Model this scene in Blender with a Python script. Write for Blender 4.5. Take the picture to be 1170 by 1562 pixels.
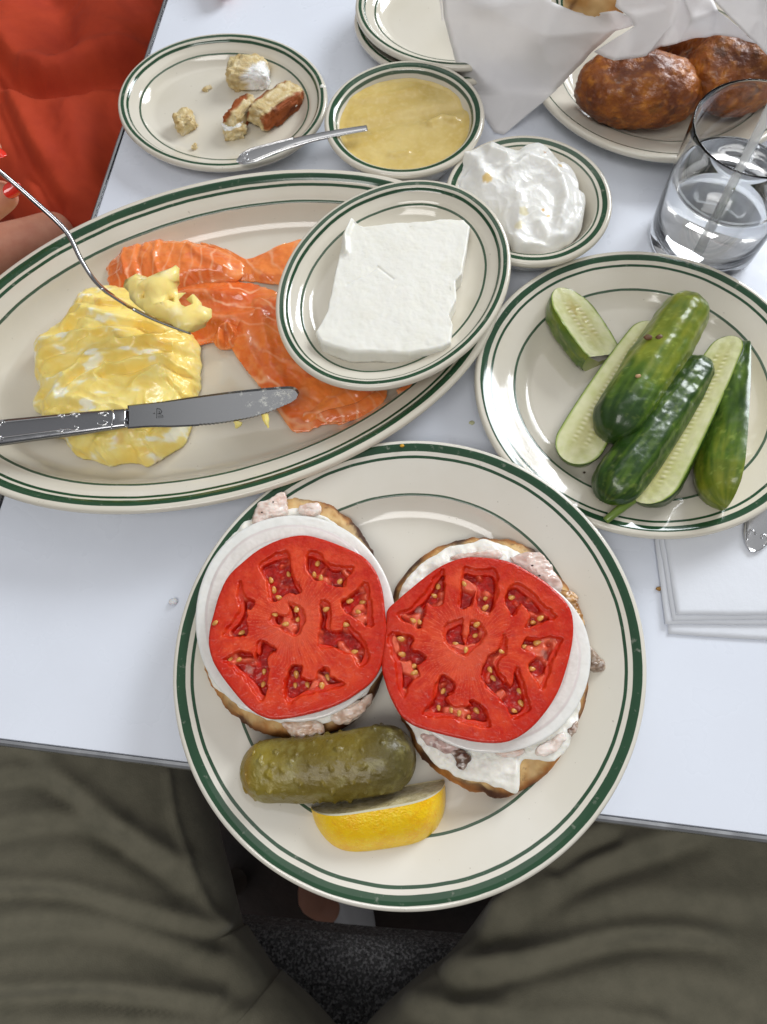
import bpy, bmesh, math, random
import numpy as np
from mathutils import Vector, Matrix, Euler

random.seed(7)
for o in list(bpy.data.objects):
    bpy.data.objects.remove(o)
scene = bpy.context.scene
COL = scene.collection

# ------------------------------------------------------------------ camera
# table top is z = 0, metres. The phone is held 0.416 m above the table, looking 69 degrees down.
CAM_H = 0.416
FOCAL, PCX, PCY = 1080.0, 585.0, 781.0          # focal length and centre in photograph pixels (1170 x 1562)
_g = np.array([45.0, 412.0, FOCAL]); _g /= np.linalg.norm(_g)
_up = -_g
_fw = np.array([0, 0, 1.0])
_Y = _fw - (_fw @ _up) * _up; _Y /= np.linalg.norm(_Y)
_X = np.cross(_Y, _up)
ROT = np.array([_X, _Y, _up])
cam_data = bpy.data.cameras.new('camera')
cam_data.sensor_width = 36.0
cam_data.sensor_fit = 'AUTO'
cam_data.lens = FOCAL / 1562.0 * 36.0
cam_data.clip_start = 0.01
cam_data.clip_end = 50
cam_data.dof.use_dof = True
cam_data.dof.focus_distance = 0.372
cam_data.dof.aperture_fstop = 18.0
cam = bpy.data.objects.new('camera', cam_data)
COL.objects.link(cam)
_r, _u, _b = ROT @ [1, 0, 0], ROT @ [0, -1, 0], -(ROT @ [0, 0, 1])
cam.matrix_world = Matrix(((_r[0], _u[0], _b[0], 0), (_r[1], _u[1], _b[1], 0), (_r[2], _u[2], _b[2], CAM_H), (0, 0, 0, 1)))
scene.camera = cam


def at(px, py, z=0.0):
    """World point seen at a photograph pixel, at height z above the table top."""
    r = ROT @ np.array([(px - PCX) / FOCAL, (py - PCY) / FOCAL, 1.0])
    return np.array([0, 0, CAM_H]) + r * ((z - CAM_H) / r[2])


# ------------------------------------------------------------------ light: a diner lit by ceiling panels and a window on the right
world = bpy.data.worlds.new('World')
scene.world = world
world.use_nodes = True
_bg = world.node_tree.nodes['Background']
# the room around: bright ceiling, mid walls, dark floor
_wt = world.node_tree
_wc = _wt.nodes.new('ShaderNodeTexCoord'); _ws = _wt.nodes.new('ShaderNodeSeparateXYZ'); _wr = _wt.nodes.new('ShaderNodeValToRGB'); _wm = _wt.nodes.new('ShaderNodeMapRange')
_wm.inputs['From Min'].default_value = -1; _wm.inputs['From Max'].default_value = 1
_wt.links.new(_wc.outputs['Generated'], _ws.inputs[0]); _wt.links.new(_ws.outputs['Z'], _wm.inputs['Value']); _wt.links.new(_wm.outputs[0], _wr.inputs['Fac']); _wt.links.new(_wr.outputs['Color'], _bg.inputs['Color'])
_cr = _wr.color_ramp
_cr.elements[0].position = 0.40; _cr.elements[0].color = (0.10, 0.095, 0.09, 1)
_cr.elements[1].position = 0.90; _cr.elements[1].color = (0.97, 0.98, 1.0, 1)
_e = _cr.elements.new(0.58); _e.color = (0.30, 0.30, 0.30, 1)
_bg.inputs['Strength'].default_value = 0.36


def area(name, loc, target, sx, sy, power, color):
    d = bpy.data.lights.new(name, 'AREA')
    d.shape = 'RECTANGLE'; d.size = sx; d.size_y = sy; d.energy = power; d.color = color
    o = bpy.data.objects.new(name, d)
    COL.objects.link(o)
    o.location = loc
    o.rotation_euler = (Vector(target) - Vector(loc)).to_track_quat('-Z', 'Y').to_euler()
    return o


area('window_light', (1.55, 1.60, 1.05), (0.1, 0.25, 0), 1.0, 0.8, 44, (0.92, 0.96, 1.0))
area('ceiling_panel_light', (-0.35, -0.75, 1.9), (0, 0.15, 0), 1.2, 0.7, 16, (1.0, 0.98, 0.95))
area('ceiling_panel_light', (0.25, 1.25, 1.9), (0, 0.25, 0), 1.6, 0.8, 3, (1.0, 0.98, 0.95))

vs = scene.view_settings
vs.view_transform = 'Standard'
vs.look = 'None'
vs.exposure = 0.08
vs.gamma = 1.0
vs.use_curve_mapping = False
scene.cycles.use_denoising = True
scene.cycles.max_bounces = 10
scene.cycles.transmission_bounces = 10
scene.cycles.caustics_refractive = True
scene.cycles.sample_clamp_indirect = 6

# ------------------------------------------------------------------ numpy helpers
_prm = np.random.RandomState(3).permutation(256)
_prm = np.concatenate([_prm, _prm, _prm])
_grd = np.random.RandomState(5).normal(size=(256, 3)); _grd /= np.linalg.norm(_grd, axis=1)[:, None]


def pn(P):
    """Gradient noise, P (N,3) -> about -0.7..0.7"""
    P = np.asarray(P, float)
    I = np.floor(P).astype(int); Fr = P - I; I &= 255
    U = Fr * Fr * Fr * (Fr * (Fr * 6 - 15) + 10)
    out = 0
    for dx in (0, 1):
        for dy in (0, 1):
            for dz in (0, 1):
                h = _prm[_prm[_prm[I[:, 0] + dx] + I[:, 1] + dy] + I[:, 2] + dz]
                gdot = (_grd[h] * (Fr - [dx, dy, dz])).sum(1)
                w = (U[:, 0] if dx else 1 - U[:, 0]) * (U[:, 1] if dy else 1 - U[:, 1]) * (U[:, 2] if dz else 1 - U[:, 2])
                out = out + w * gdot
    return out


def fbm(P, scale, octs=3, gain=0.5, seed=0.0):
    P = np.asarray(P, float) * scale + seed * 17.31
    a, out = 1.0, 0
    for _ in range(octs):
        out = out + a * pn(P); P = P * 2.03 + 5.7; a *= gain
    return out


def xy3(x, y, z=0.0):
    return np.stack([x, y, np.zeros_like(x) + z], -1)


def sstep(a, b, x):
    t = np.clip((x - a) / (b - a), 0, 1)
    return t * t * (3 - 2 * t)


def poly_dist(x, y, poly, closed=True):
    """Distance of points to a polygon's edges; negative inside when closed."""
    poly = np.asarray(poly, float)
    n = len(poly)
    d = np.full(x.shape, 1e9); inside = np.zeros(x.shape, bool)
    for i in range(n if closed else n - 1):
        ax, ay = poly[i]; bx, by = poly[(i + 1) % n]
        ex, ey = bx - ax, by - ay
        t = np.clip(((x - ax) * ex + (y - ay) * ey) / (ex * ex + ey * ey + 1e-20), 0, 1)
        d = np.minimum(d, np.hypot(x - ax - t * ex, y - ay - t * ey))
        if closed:
            c = ((ay > y) != (by > y)) & (x < (bx - ax) * (y - ay) / (by - ay + 1e-20) + ax)
            inside ^= c
    return np.where(inside, -d, d) if closed else d


def spline(pts, n, closed=False):
    """Catmull-Rom through pts."""
    P = np.asarray(pts, float); m = len(P)
    out = []
    segs = m if closed else m - 1
    for k in range(n):
        t = k / n * segs if closed else k / (n - 1) * segs
        i = min(int(t), segs - 1); f = t - i
        if closed:
            p0, p1, p2, p3 = P[(i - 1) % m], P[i % m], P[(i + 1) % m], P[(i + 2) % m]
        else:
            p0, p1, p2, p3 = P[max(i - 1, 0)], P[i], P[i + 1], P[min(i + 2, m - 1)]
        out.append(0.5 * (2 * p1 + (p2 - p0) * f + (2 * p0 - 5 * p1 + 4 * p2 - p3) * f * f + (3 * p1 - p0 - 3 * p2 + p3) * f ** 3))
    return np.array(out)


def trace(pts, z, o=(0, 0), s=1.0):
    """Outline read off the photograph (a crop with origin o and scale s) -> world x, y at height z."""
    return np.array([at(o[0] + p[0] / s, o[1] + p[1] / s, z)[:2] for p in pts])


# ------------------------------------------------------------------ objects
def wloc(o):
    l = np.zeros(3)
    while o is not None:
        l = l + np.array(o.location); o = o.parent
    return l


def tag(o, label=None, cat=None, group=None, kind=None):
    if label: o['label'] = label
    if cat: o['category'] = cat
    if group: o['group'] = group
    if kind: o['kind'] = kind
    return o


def thing(name, loc, label, cat, group=None):
    o = bpy.data.objects.new(name, None)
    o.empty_display_size = 0.02
    COL.objects.link(o)
    o.location = [float(v) for v in loc]
    return tag(o, label, cat, group)


def mesh(V, F, smooth=True, attrs=None, uv=None):
    """F: list of faces (any mix) or an int array of quads."""
    me = bpy.data.meshes.new('m')
    V = np.asarray(V, float)
    if isinstance(F, np.ndarray):
        n, k = F.shape
        me.vertices.add(len(V)); me.vertices.foreach_set('co', V.ravel())
        me.loops.add(n * k); me.loops.foreach_set('vertex_index', F.ravel().astype(np.int32))
        me.polygons.add(n); me.polygons.foreach_set('loop_start', (np.arange(n) * k).astype(np.int32))
        me.update(calc_edges=True)
    else:
        me.from_pydata([tuple(v) for v in V], [], [tuple(int(i) for i in f) for f in F])
    me.validate()
    if smooth:
        me.polygons.foreach_set('use_smooth', np.ones(len(me.polygons), bool))
    for nm, arr in (attrs or {}).items():
        arr = np.asarray(arr, float)
        if arr.ndim == 1:
            a = me.attributes.new(nm, 'FLOAT', 'POINT'); a.data.foreach_set('value', arr)
        else:
            a = me.color_attributes.new(nm, 'FLOAT_COLOR', 'POINT')
            a.data.foreach_set('color', np.c_[arr[:, :3], np.ones(len(arr))].ravel())
    me.update()
    return me


def put(name, me, mat, parent=None, base=None):
    """Link mesh data given in world coordinates; the origin goes to the parent's place or to the thing's base."""
    me.name = name
    n = len(me.vertices)
    co = np.empty(n * 3); me.vertices.foreach_get('co', co); co = co.reshape(-1, 3)
    if parent is not None:
        co = co - wloc(parent); loc = (0, 0, 0)
    else:
        if base is None:
            base = (co[:, 0].mean(), co[:, 1].mean(), co[:, 2].min())
        co = co - np.array(base); loc = tuple(float(v) for v in base)
    me.vertices.foreach_set('co', co.ravel()); me.update()
    o = bpy.data.objects.new(name, me)
    if mat is not None:
        me.materials.append(mat)
    COL.objects.link(o)
    o.location = loc
    o.parent = parent
    return o


def grid_faces(nr, nt, wrap=True, off=0):
    i = np.arange(nr - 1)[:, None]; j = np.arange(nt if wrap else nt - 1)[None, :]
    a = i * nt + j; b = i * nt + (j + 1) % nt
    return (np.stack([a, a + nt, b + nt, b], -1).reshape(-1, 4) + off)


def polar(outline, nt, centre=None):
    """Star-shaped outline -> radius per angle about the centre."""
    P = np.asarray(outline, float)
    c = P.mean(0) if centre is None else np.asarray(centre, float)
    D = []
    n = len(P)
    for i in range(n):                      # dense straight subdivision
        for f in np.linspace(0, 1, 24, endpoint=False):
            D.append(P[i] * (1 - f) + P[(i + 1) % n] * f)
    D = np.array(D) - c
    th = np.arctan2(D[:, 1], D[:, 0]); r = np.hypot(D[:, 0], D[:, 1])
    t = np.linspace(-math.pi, math.pi, nt, endpoint=False)
    o = np.argsort(th)
    return c, t, np.interp(t, th[o], r[o], period=2 * math.pi)


def disc(outline, zb, ztop, nt=240, nr=60, edge=0.08, drop=0.5, under=0.97, smooth=True, centre=None, bulge=0.0, dense=1.0):
    """A slab or mound over a traced outline. ztop(x, y, s) gives the upper surface, the rim is rounded over the
    last `edge` of the radius and the side goes down to zb. Returns verts, quads, x, y, s, w."""
    ol = spline(outline, max(nt, len(outline) * 8), True) if smooth else outline
    c, t, R = polar(ol, nt, centre)
    rings = []
    for k in range(nr):
        rings.append(((k / (nr - 1)) ** dense * (1 - edge) if k else 0.0005, 1.0))
    for a in np.linspace(0, 90, 8)[1:]:
        a = math.radians(a)
        rings.append((1 - edge + edge * math.sin(a), 1 - drop * (1 - math.cos(a))))
    for f in np.linspace(0, 1, 6)[1:]:
        w = (1 - drop) * (1 - f)
        rings.append((1 + bulge * math.sin(f * math.pi) - (1 - under) * f, w))
    rings.append((0.5, 0.0))
    rings = np.array(rings)
    S = np.repeat(rings[:, 0], nt); W = np.repeat(rings[:, 1], nt)
    T = np.tile(t, len(rings)); RR = np.tile(R, len(rings))
    x = c[0] + S * RR * np.cos(T); y = c[1] + S * RR * np.sin(T)
    zt = ztop(x, y, np.minimum(S, 1.0))
    zbv = zb(x, y) if callable(zb) else zb
    z = zbv + W * np.maximum(zt - zbv, 0.0002)
    V = np.c_[x, y, z]
    return V, grid_faces(len(rings), nt), x, y, S, W


def frames(path):
    T = np.gradient(path, axis=0)
    return T / np.linalg.norm(T, axis=1)[:, None]


def sweep(path, a, b, udir, n=16, power=2.0, cap=True):
    """Loft superellipses (half widths a along udir, b across) along a path."""
    path = np.asarray(path, float); m = len(path)
    a = np.broadcast_to(np.asarray(a, float), (m,)); b = np.broadcast_to(np.asarray(b, float), (m,))
    T = frames(path)
    U = np.broadcast_to(np.asarray(udir, float), (m, 3))
    U = U - (U * T).sum(1)[:, None] * T; U = U / np.linalg.norm(U, axis=1)[:, None]
    W = np.cross(T, U)
    th = np.linspace(0, 2 * math.pi, n, endpoint=False)
    c, s = np.cos(th), np.sin(th)
    cx = np.sign(c) * np.abs(c) ** (2 / power); sy = np.sign(s) * np.abs(s) ** (2 / power)
    V = path[:, None, :] + a[:, None, None] * cx[None, :, None] * U[:, None, :] + b[:, None, None] * sy[None, :, None] * W[:, None, :]
    V = V.reshape(-1, 3)
    F = [tuple(f[::-1]) for f in grid_faces(m, n)]
    if cap:
        F.append(tuple(range(n))); F.append(tuple(range((m - 1) * n, m * n))[::-1])
    return V, F


def merge(parts):
    V, F, off = [], [], 0
    for v, f in parts:
        V.append(np.asarray(v)); F += [tuple(int(i) + off for i in q) for q in f]; off += len(v)
    return np.concatenate(V), F


def box(x0, x1, y0, y1, z0, z1):
    V = np.array([(x, y, z) for z in (z0, z1) for y in (y0, y1) for x in (x0, x1)])
    F = [(0, 2, 3, 1), (4, 5, 7, 6), (0, 1, 5, 4), (2, 6, 7, 3), (0, 4, 6, 2), (1, 3, 7, 5)]
    return V, F


def rotz(V, ang, c=(0, 0)):
    V = np.array(V, float); ca, sa = math.cos(ang), math.sin(ang)
    x, y = V[:, 0] - c[0], V[:, 1] - c[1]
    V[:, 0] = c[0] + ca * x - sa * y; V[:, 1] = c[1] + sa * x + ca * y
    return V


def bevel(me, w, seg=2):
    bm = bmesh.new(); bm.from_mesh(me)
    bmesh.ops.bevel(bm, geom=bm.edges[:], offset=w, segments=seg, affect='EDGES', profile=0.5)
    bm.to_mesh(me); bm.free()
    return me


_ico = {}


def ico(sub=3):
    if sub not in _ico:
        bm = bmesh.new(); bmesh.ops.create_icosphere(bm, subdivisions=sub, radius=1.0)
        _ico[sub] = (np.array([v.co[:] for v in bm.verts]), np.array([[v.index for v in f.verts] for f in bm.faces]))
        bm.free()
    return _ico[sub][0].copy(), _ico[sub][1]


def eval_mesh(me, mods):
    o = bpy.data.objects.new('tmp', me); COL.objects.link(o)
    for t, kw in mods:
        md = o.modifiers.new(t, t)
        for k, v in kw.items(): setattr(md, k, v)
    dg = bpy.context.evaluated_depsgraph_get()
    out = bpy.data.meshes.new_from_object(o.evaluated_get(dg))
    bpy.data.objects.remove(o)
    return out


def get_co(me):
    co = np.empty(len(me.vertices) * 3); me.vertices.foreach_get('co', co); return co.reshape(-1, 3)


def get_no(me):
    no = np.empty(len(me.vertices) * 3); me.vertices.foreach_get('normal', no); return no.reshape(-1, 3)


def set_co(me, co):
    me.vertices.foreach_set('co', np.asarray(co, float).ravel()); me.update()


def skin(points, edges, radii, sub=2):
    me = bpy.data.meshes.new('skin')
    me.from_pydata([tuple(map(float, p)) for p in points], edges, [])
    o = bpy.data.objects.new('tmp', me); COL.objects.link(o)
    o.modifiers.new('Skin', 'SKIN')
    sv = me.skin_vertices[0].data if me.skin_vertices else None
    if sv is None:
        bpy.context.view_layer.objects.active = o
        sv = me.skin_vertices.new().data if hasattr(me.skin_vertices, 'new') else me.skin_vertices[0].data
    for i, r in enumerate(radii):
        sv[i].radius = (r, r); sv[i].use_root = (i == 0)
    s = o.modifiers.new('Subsurf', 'SUBSURF'); s.levels = sub; s.render_levels = sub
    dg = bpy.context.evaluated_depsgraph_get()
    out = bpy.data.meshes.new_from_object(o.evaluated_get(dg))
    bpy.data.objects.remove(o)
    out.polygons.foreach_set('use_smooth', np.ones(len(out.polygons), bool))
    return out


# ------------------------------------------------------------------ materials
def M(name, base=(0.5, 0.5, 0.5), rough=0.5, spec=0.5, metal=0.0, sss=0.0, sssr=(1, 0.4, 0.2), sscale=0.003, coat=0.0,
      trans=0.0, ior=1.45, attr=None, spots=(), bumps=(), rough_var=None, sheen=0.0, stretch=None):
    """Principled material. spots: (colour, scale, lo, hi, detail) noise-masked colours; bumps: (scale, strength, distance)."""
    m = bpy.data.materials.new(name); m.use_nodes = True
    nt = m.node_tree; N, L = nt.nodes, nt.links
    b = N['Principled BSDF']
    b.inputs['Roughness'].default_value = rough
    b.inputs['Specular IOR Level'].default_value = spec
    b.inputs['Metallic'].default_value = metal
    b.inputs['IOR'].default_value = ior
    b.inputs['Coat Weight'].default_value = coat
    b.inputs['Coat Roughness'].default_value = 0.08
    b.inputs['Transmission Weight'].default_value = trans
    b.inputs['Sheen Weight'].default_value = sheen
    if sss:
        b.inputs['Subsurface Weight'].default_value = sss
        b.inputs['Subsurface Radius'].default_value = sssr
        b.inputs['Subsurface Scale'].default_value = sscale
    tc = N.new('ShaderNodeTexCoord')
    vec = tc.outputs['Object']
    if stretch:
        mp = N.new('ShaderNodeMapping'); mp.inputs['Rotation'].default_value = (0, 0, stretch[3]); mp.inputs['Scale'].default_value = stretch[:3]
        L.new(vec, mp.inputs['Vector']); vec = mp.outputs['Vector']

    def noise(scale, detail=3.0, rgh=0.55):
        n = N.new('ShaderNodeTexNoise'); n.inputs['Scale'].default_value = scale
        n.inputs['Detail'].default_value = detail; n.inputs['Roughness'].default_value = rgh
        L.new(vec, n.inputs['Vector']); return n.outputs['Fac']

    if attr:
        an = N.new('ShaderNodeAttribute'); an.attribute_name = attr; cur = an.outputs['Color']
    else:
        rgb = N.new('ShaderNodeRGB'); rgb.outputs[0].default_value = (*base, 1); cur = rgb.outputs[0]
    for sp in spots:
        col, sc, lo, hi = sp[:4]
        fac = noise(sc, sp[4] if len(sp) > 4 else 4.0)
        mr = N.new('ShaderNodeMapRange'); mr.inputs['From Min'].default_value = lo; mr.inputs['From Max'].default_value = hi
        mr.inputs['To Max'].default_value = sp[5] if len(sp) > 5 else 1.0
        L.new(fac, mr.inputs['Value'])
        mx = N.new('ShaderNodeMix'); mx.data_type = 'RGBA'
        L.new(mr.outputs['Result'], mx.inputs['Factor']); L.new(cur, mx.inputs['A']); mx.inputs['B'].default_value = (*col, 1)
        cur = mx.outputs['Result']
    L.new(cur, b.inputs['Base Color'])
    if rough_var:
        sc, lo, hi = rough_var
        mr = N.new('ShaderNodeMapRange'); mr.inputs['From Min'].default_value = 0.35; mr.inputs['From Max'].default_value = 0.65
        mr.inputs['To Min'].default_value = lo; mr.inputs['To Max'].default_value = hi
        L.new(noise(sc), mr.inputs['Value']); L.new(mr.outputs['Result'], b.inputs['Roughness'])
    prev = None
    for bp in bumps:
        bn = N.new('ShaderNodeBump'); bn.inputs['Strength'].default_value = bp[1]; bn.inputs['Distance'].default_value = bp[2]
        L.new(noise(bp[0], bp[3] if len(bp) > 3 else 4.0), bn.inputs['Height'])
        if prev: L.new(prev, bn.inputs['Normal'])
        prev = bn.outputs['Normal']
    if prev: L.new(prev, b.inputs['Normal'])
    return m


def lin(r, g, b):
    return tuple((v / 255 / 12.92 if v / 255 <= 0.04045 else ((v / 255 + 0.055) / 1.055) ** 2.4) for v in (r, g, b))


def lerp(a, b, t):
    t = np.asarray(t)[:, None]
    a = np.asarray(a, float); b = np.asarray(b, float)
    return a * (1 - t) + b * t
# ================================================================== the setting: floor, table, chair
floor_m = M('dark_floor', lin(60, 46, 40), 0.6, spots=[(lin(34, 26, 24), 9, 0.4, 0.65)], bumps=[(120, 0.3, 0.003)])
V, F = box(-2.5, 2.5, -2.5, 3.0, -0.80, -0.745)
tag(put('floor', mesh(V, F, False), floor_m), kind='structure')

TANG = math.radians(-12.5)                         # the table's own direction
TC = np.array([-0.2322, 0.0466])                   # a point on the near edge
tu = np.array([math.cos(TANG), math.sin(TANG)]); tv = np.array([-tu[1], tu[0]])
LP = np.array([-0.1411, 0.6642])                   # a point on the left edge
corner = TC + tu * ((LP - TC) @ tu)
TW, TD = 1.15, 0.98
laminate = M('white_laminate', (0.745, 0.785, 0.87), 0.34, spots=[((0.70, 0.735, 0.815), 14, 0.35, 0.7)], bumps=[(900, 0.06, 0.0004), (30, .05, .001)], rough_var=(28, 0.2, 0.46))
chrome = M('ribbed_metal', (0.55, 0.56, 0.58), 0.28, metal=1.0, rough_var=(60, 0.2, 0.4))
steel_leg = M('table_leg_metal', (0.05, 0.05, 0.05), 0.4, metal=0.6)
tbl = thing('table', (*corner, -0.745), 'white laminate table with ribbed metal edge that everything stands on', 'table')


def tpt(a, b, z):
    p = corner + tu * a + tv * b
    return (p[0], p[1], z)


V = [tpt(a, b, z) for z in (-0.026, 0.0) for a, b in ((0, 0), (TW, 0), (TW, TD), (0, TD))]
F = [(3, 2, 1, 0), (4, 5, 6, 7), (0, 1, 5, 4), (1, 2, 6, 5), (2, 3, 7, 6), (3, 0, 4, 7)]
put('table_top', bevel(mesh(V, F, False), 0.0008, 1), laminate, tbl)
# edge band: extruded ribbed profile (out, z)
prof = [(0.0, 0.0012), (0.0016, 0.0014), (0.0030, 0.0004), (0.0036, -0.0012), (0.0034, -0.0045), (0.0022, -0.0055), (0.0022, -0.0075), (0.0036, -0.0085),
        (0.0037, -0.0125), (0.0024, -0.0135), (0.0024, -0.0155), (0.0036, -0.0165), (0.0036, -0.0205), (0.0022, -0.0215), (0.0022, -0.0235), (0.0034, -0.0245), (0.003, -0.029), (0.0, -0.029)]
rings = []
for a, b, da, db in ((0, 0, -1, -1), (TW, 0, 1, -1), (TW, TD, 1, 1), (0, TD, -1, 1)):
    rings.append([tpt(a + da * (o + 0.0001), b + db * (o + 0.0001), z) for o, z in prof])
V = np.array(rings).reshape(-1, 3); n = len(prof)
F = [(k * n + i, k * n + i + 1, ((k + 1) % 4) * n + i + 1, ((k + 1) % 4) * n + i) for k in range(4) for i in range(n - 1)]
put('metal_edge_band', mesh(V, F, False), chrome, tbl)
for a, b in ((0.58, 0.55),):
    x, y, _ = tpt(a, b, 0)
    V, F = sweep([(x, y, -0.73), (x, y, -0.03)], 0.04, 0.04, (1, 0, 0), 20)
    put('pedestal', mesh(V, F), steel_leg, tbl)
    V, F = sweep([(x, y, -0.744), (x, y, -0.735), (x, y, -0.72)], [0.26, 0.26, 0.05], [0.26, 0.26, 0.05], (1, 0, 0), 32)
    put('foot_plate', mesh(V, F), steel_leg, tbl)

# ================================================================== plates
GREEN = lin(34, 70, 46)


def plate_mat(name, bands, IV=(0.675, 0.635, 0.545)):
    IVORY = IV
    """Ivory glaze with green lines at distances (mm) from the rim, read from the profile attribute 'd'."""
    m = bpy.data.materials.new(name); m.use_nodes = True
    N, L = m.node_tree.nodes, m.node_tree.links
    b = N['Principled BSDF']
    b.inputs['Roughness'].default_value = 0.13
    b.inputs['Specular IOR Level'].default_value = 0.5
    b.inputs['Coat Weight'].default_value = 0.3
    b.inputs['Coat Roughness'].default_value = 0.05
    an = N.new('ShaderNodeAttribute'); an.attribute_name = 'd'
    tc = N.new('ShaderNodeTexCoord')
    ns = N.new('ShaderNodeTexNoise'); ns.inputs['Scale'].default_value = 45; ns.inputs['Detail'].default_value = 3
    L.new(tc.outputs['Object'], ns.inputs['Vector'])
    wob = N.new('ShaderNodeMath'); wob.operation = 'MULTIPLY_ADD'; wob.inputs[1].default_value = 0.9
    L.new(ns.outputs['Fac'], wob.inputs[0]); L.new(an.outputs['Fac'], wob.inputs[2])
    mask = None
    for d0, d1, dens in bands:
        e = 0.12
        up = N.new('ShaderNodeMapRange'); up.inputs['From Min'].default_value = d0 + .35 - e; up.inputs['From Max'].default_value = d0 + .35 + e
        dn = N.new('ShaderNodeMapRange'); dn.inputs['From Min'].default_value = d1 + .35 - e; dn.inputs['From Max'].default_value = d1 + .35 + e
        dn.inputs['To Min'].default_value = dens; dn.inputs['To Max'].default_value = 0
        for q in (up, dn): L.new(wob.outputs[0], q.inputs['Value'])
        mu = N.new('ShaderNodeMath'); mu.operation = 'MULTIPLY'
        L.new(up.outputs[0], mu.inputs[0]); L.new(dn.outputs[0], mu.inputs[1])
        if mask is None: mask = mu.outputs[0]
        else:
            ad = N.new('ShaderNodeMath'); ad.operation = 'MAXIMUM'; L.new(mask, ad.inputs[0]); L.new(mu.outputs[0], ad.inputs[1]); mask = ad.outputs[0]
    # worn spots in the printed bands
    nw = N.new('ShaderNodeTexNoise'); nw.inputs['Scale'].default_value = 190; nw.inputs['Detail'].default_value = 5; nw.inputs['Roughness'].default_value = .7
    L.new(tc.outputs['Object'], nw.inputs['Vector'])
    wr = N.new('ShaderNodeMapRange'); wr.inputs['From Min'].default_value = .60; wr.inputs['From Max'].default_value = .78; wr.inputs['To Min'].default_value = 1; wr.inputs['To Max'].default_value = .68
    L.new(nw.outputs['Fac'], wr.inputs['Value'])
    wm = N.new('ShaderNodeMath'); wm.operation = 'MULTIPLY'; L.new(mask, wm.inputs[0]); L.new(wr.outputs[0], wm.inputs[1]); mask = wm.outputs[0]
    # glaze tone
    n2 = N.new('ShaderNodeTexNoise'); n2.inputs['Scale'].default_value = 16; n2.inputs['Detail'].default_value = 5
    L.new(tc.outputs['Object'], n2.inputs['Vector'])
    gl = N.new('ShaderNodeMix'); gl.data_type = 'RGBA'
    gl.inputs['A'].default_value = (*IVORY, 1); gl.inputs['B'].default_value = (IVORY[0] * .94, IVORY[1] * .93, IVORY[2] * .9, 1)
    mr = N.new('ShaderNodeMapRange'); mr.inputs['From Min'].default_value = .4; mr.inputs['From Max'].default_value = .65
    L.new(n2.outputs['Fac'], mr.inputs['Value']); L.new(mr.outputs[0], gl.inputs['Factor'])
    # tiny specks and scuffs
    n3 = N.new('ShaderNodeTexNoise'); n3.inputs['Scale'].default_value = 420; n3.inputs['Detail'].default_value = 2
    L.new(tc.outputs['Object'], n3.inputs['Vector'])
    sp = N.new('ShaderNodeMapRange'); sp.inputs['From Min'].default_value = .735; sp.inputs['From Max'].default_value = .78; sp.inputs['To Max'].default_value = 0.45
    L.new(n3.outputs['Fac'], sp.inputs['Value'])
    g2 = N.new('ShaderNodeMix'); g2.data_type = 'RGBA'; g2.inputs['B'].default_value = (.28, .24, .18, 1)
    L.new(sp.outputs[0], g2.inputs['Factor']); L.new(gl.outputs['Result'], g2.inputs['A'])
    # band tone varies with the brush
    gv = N.new('ShaderNodeMix'); gv.data_type = 'RGBA'
    gv.inputs['A'].default_value = (GREEN[0] * .75, GREEN[1] * .75, GREEN[2] * .75, 1); gv.inputs['B'].default_value = (GREEN[0] * 1.35, GREEN[1] * 1.3, GREEN[2] * 1.25, 1)
    L.new(ns.outputs['Fac'], gv.inputs['Factor'])
    fm = N.new('ShaderNodeMix'); fm.data_type = 'RGBA'
    L.new(mask, fm.inputs['Factor']); L.new(g2.outputs['Result'], fm.inputs['A']); L.new(gv.outputs['Result'], fm.inputs['B'])
    L.new(fm.outputs['Result'], b.inputs['Base Color'])
    rr = N.new('ShaderNodeMapRange'); rr.inputs['From Min'].default_value = .35; rr.inputs['From Max'].default_value = .7; rr.inputs['To Min'].default_value = .06; rr.inputs['To Max'].default_value = .13
    L.new(n2.outputs['Fac'], rr.inputs['Value']); L.new(rr.outputs[0], b.inputs['Roughness'])
    bn = N.new('ShaderNodeBump'); bn.inputs['Strength'].default_value = .05; bn.inputs['Distance'].default_value = .002
    L.new(n2.outputs['Fac'], bn.inputs['Height']); L.new(bn.outputs['Normal'], b.inputs['Normal'])
    return m


IVORY = (0.70, 0.665, 0.585)


def plate_profile(H, rim, floor, well=14, thick=4.5, drop=8):
    """(distance from rim, z) in mm, from the centre of the top over the rolled rim to the foot."""
    w0, w1 = rim, rim + well
    top = [(0, H - 2.6), (.4, H - 1.2), (1.2, H - .3), (2.4, H), (4.2, H - .15), (6.5, H - .9), (rim * .5, H - drop * .48), (rim * .8, H - drop * .84), (w0 - 1.5, H - drop - .3),
           (w0, H - drop - .75), (w0 + 1.2, H - drop - 1.8)]
    zA = H - drop - 1.8
    for f in (.15, .32, .5, .68, .84, 1.0):
        top.append((w0 + 1.2 + (well - 1.2) * f, zA + (floor - zA) * (1 - (1 - f) ** 2.0)))
    bot = [(.5, H - 4.0), (1.8, H - 5.4), (rim * .5, H - drop * .5 - thick - .8), (rim, H - drop - thick), (w1 - 3, 3.0), (w1 - 1, .3), (w1 + 1.5, 0), (w1 + 4, .2), (w1 + 6, 1.8)]
    return top, bot


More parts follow.
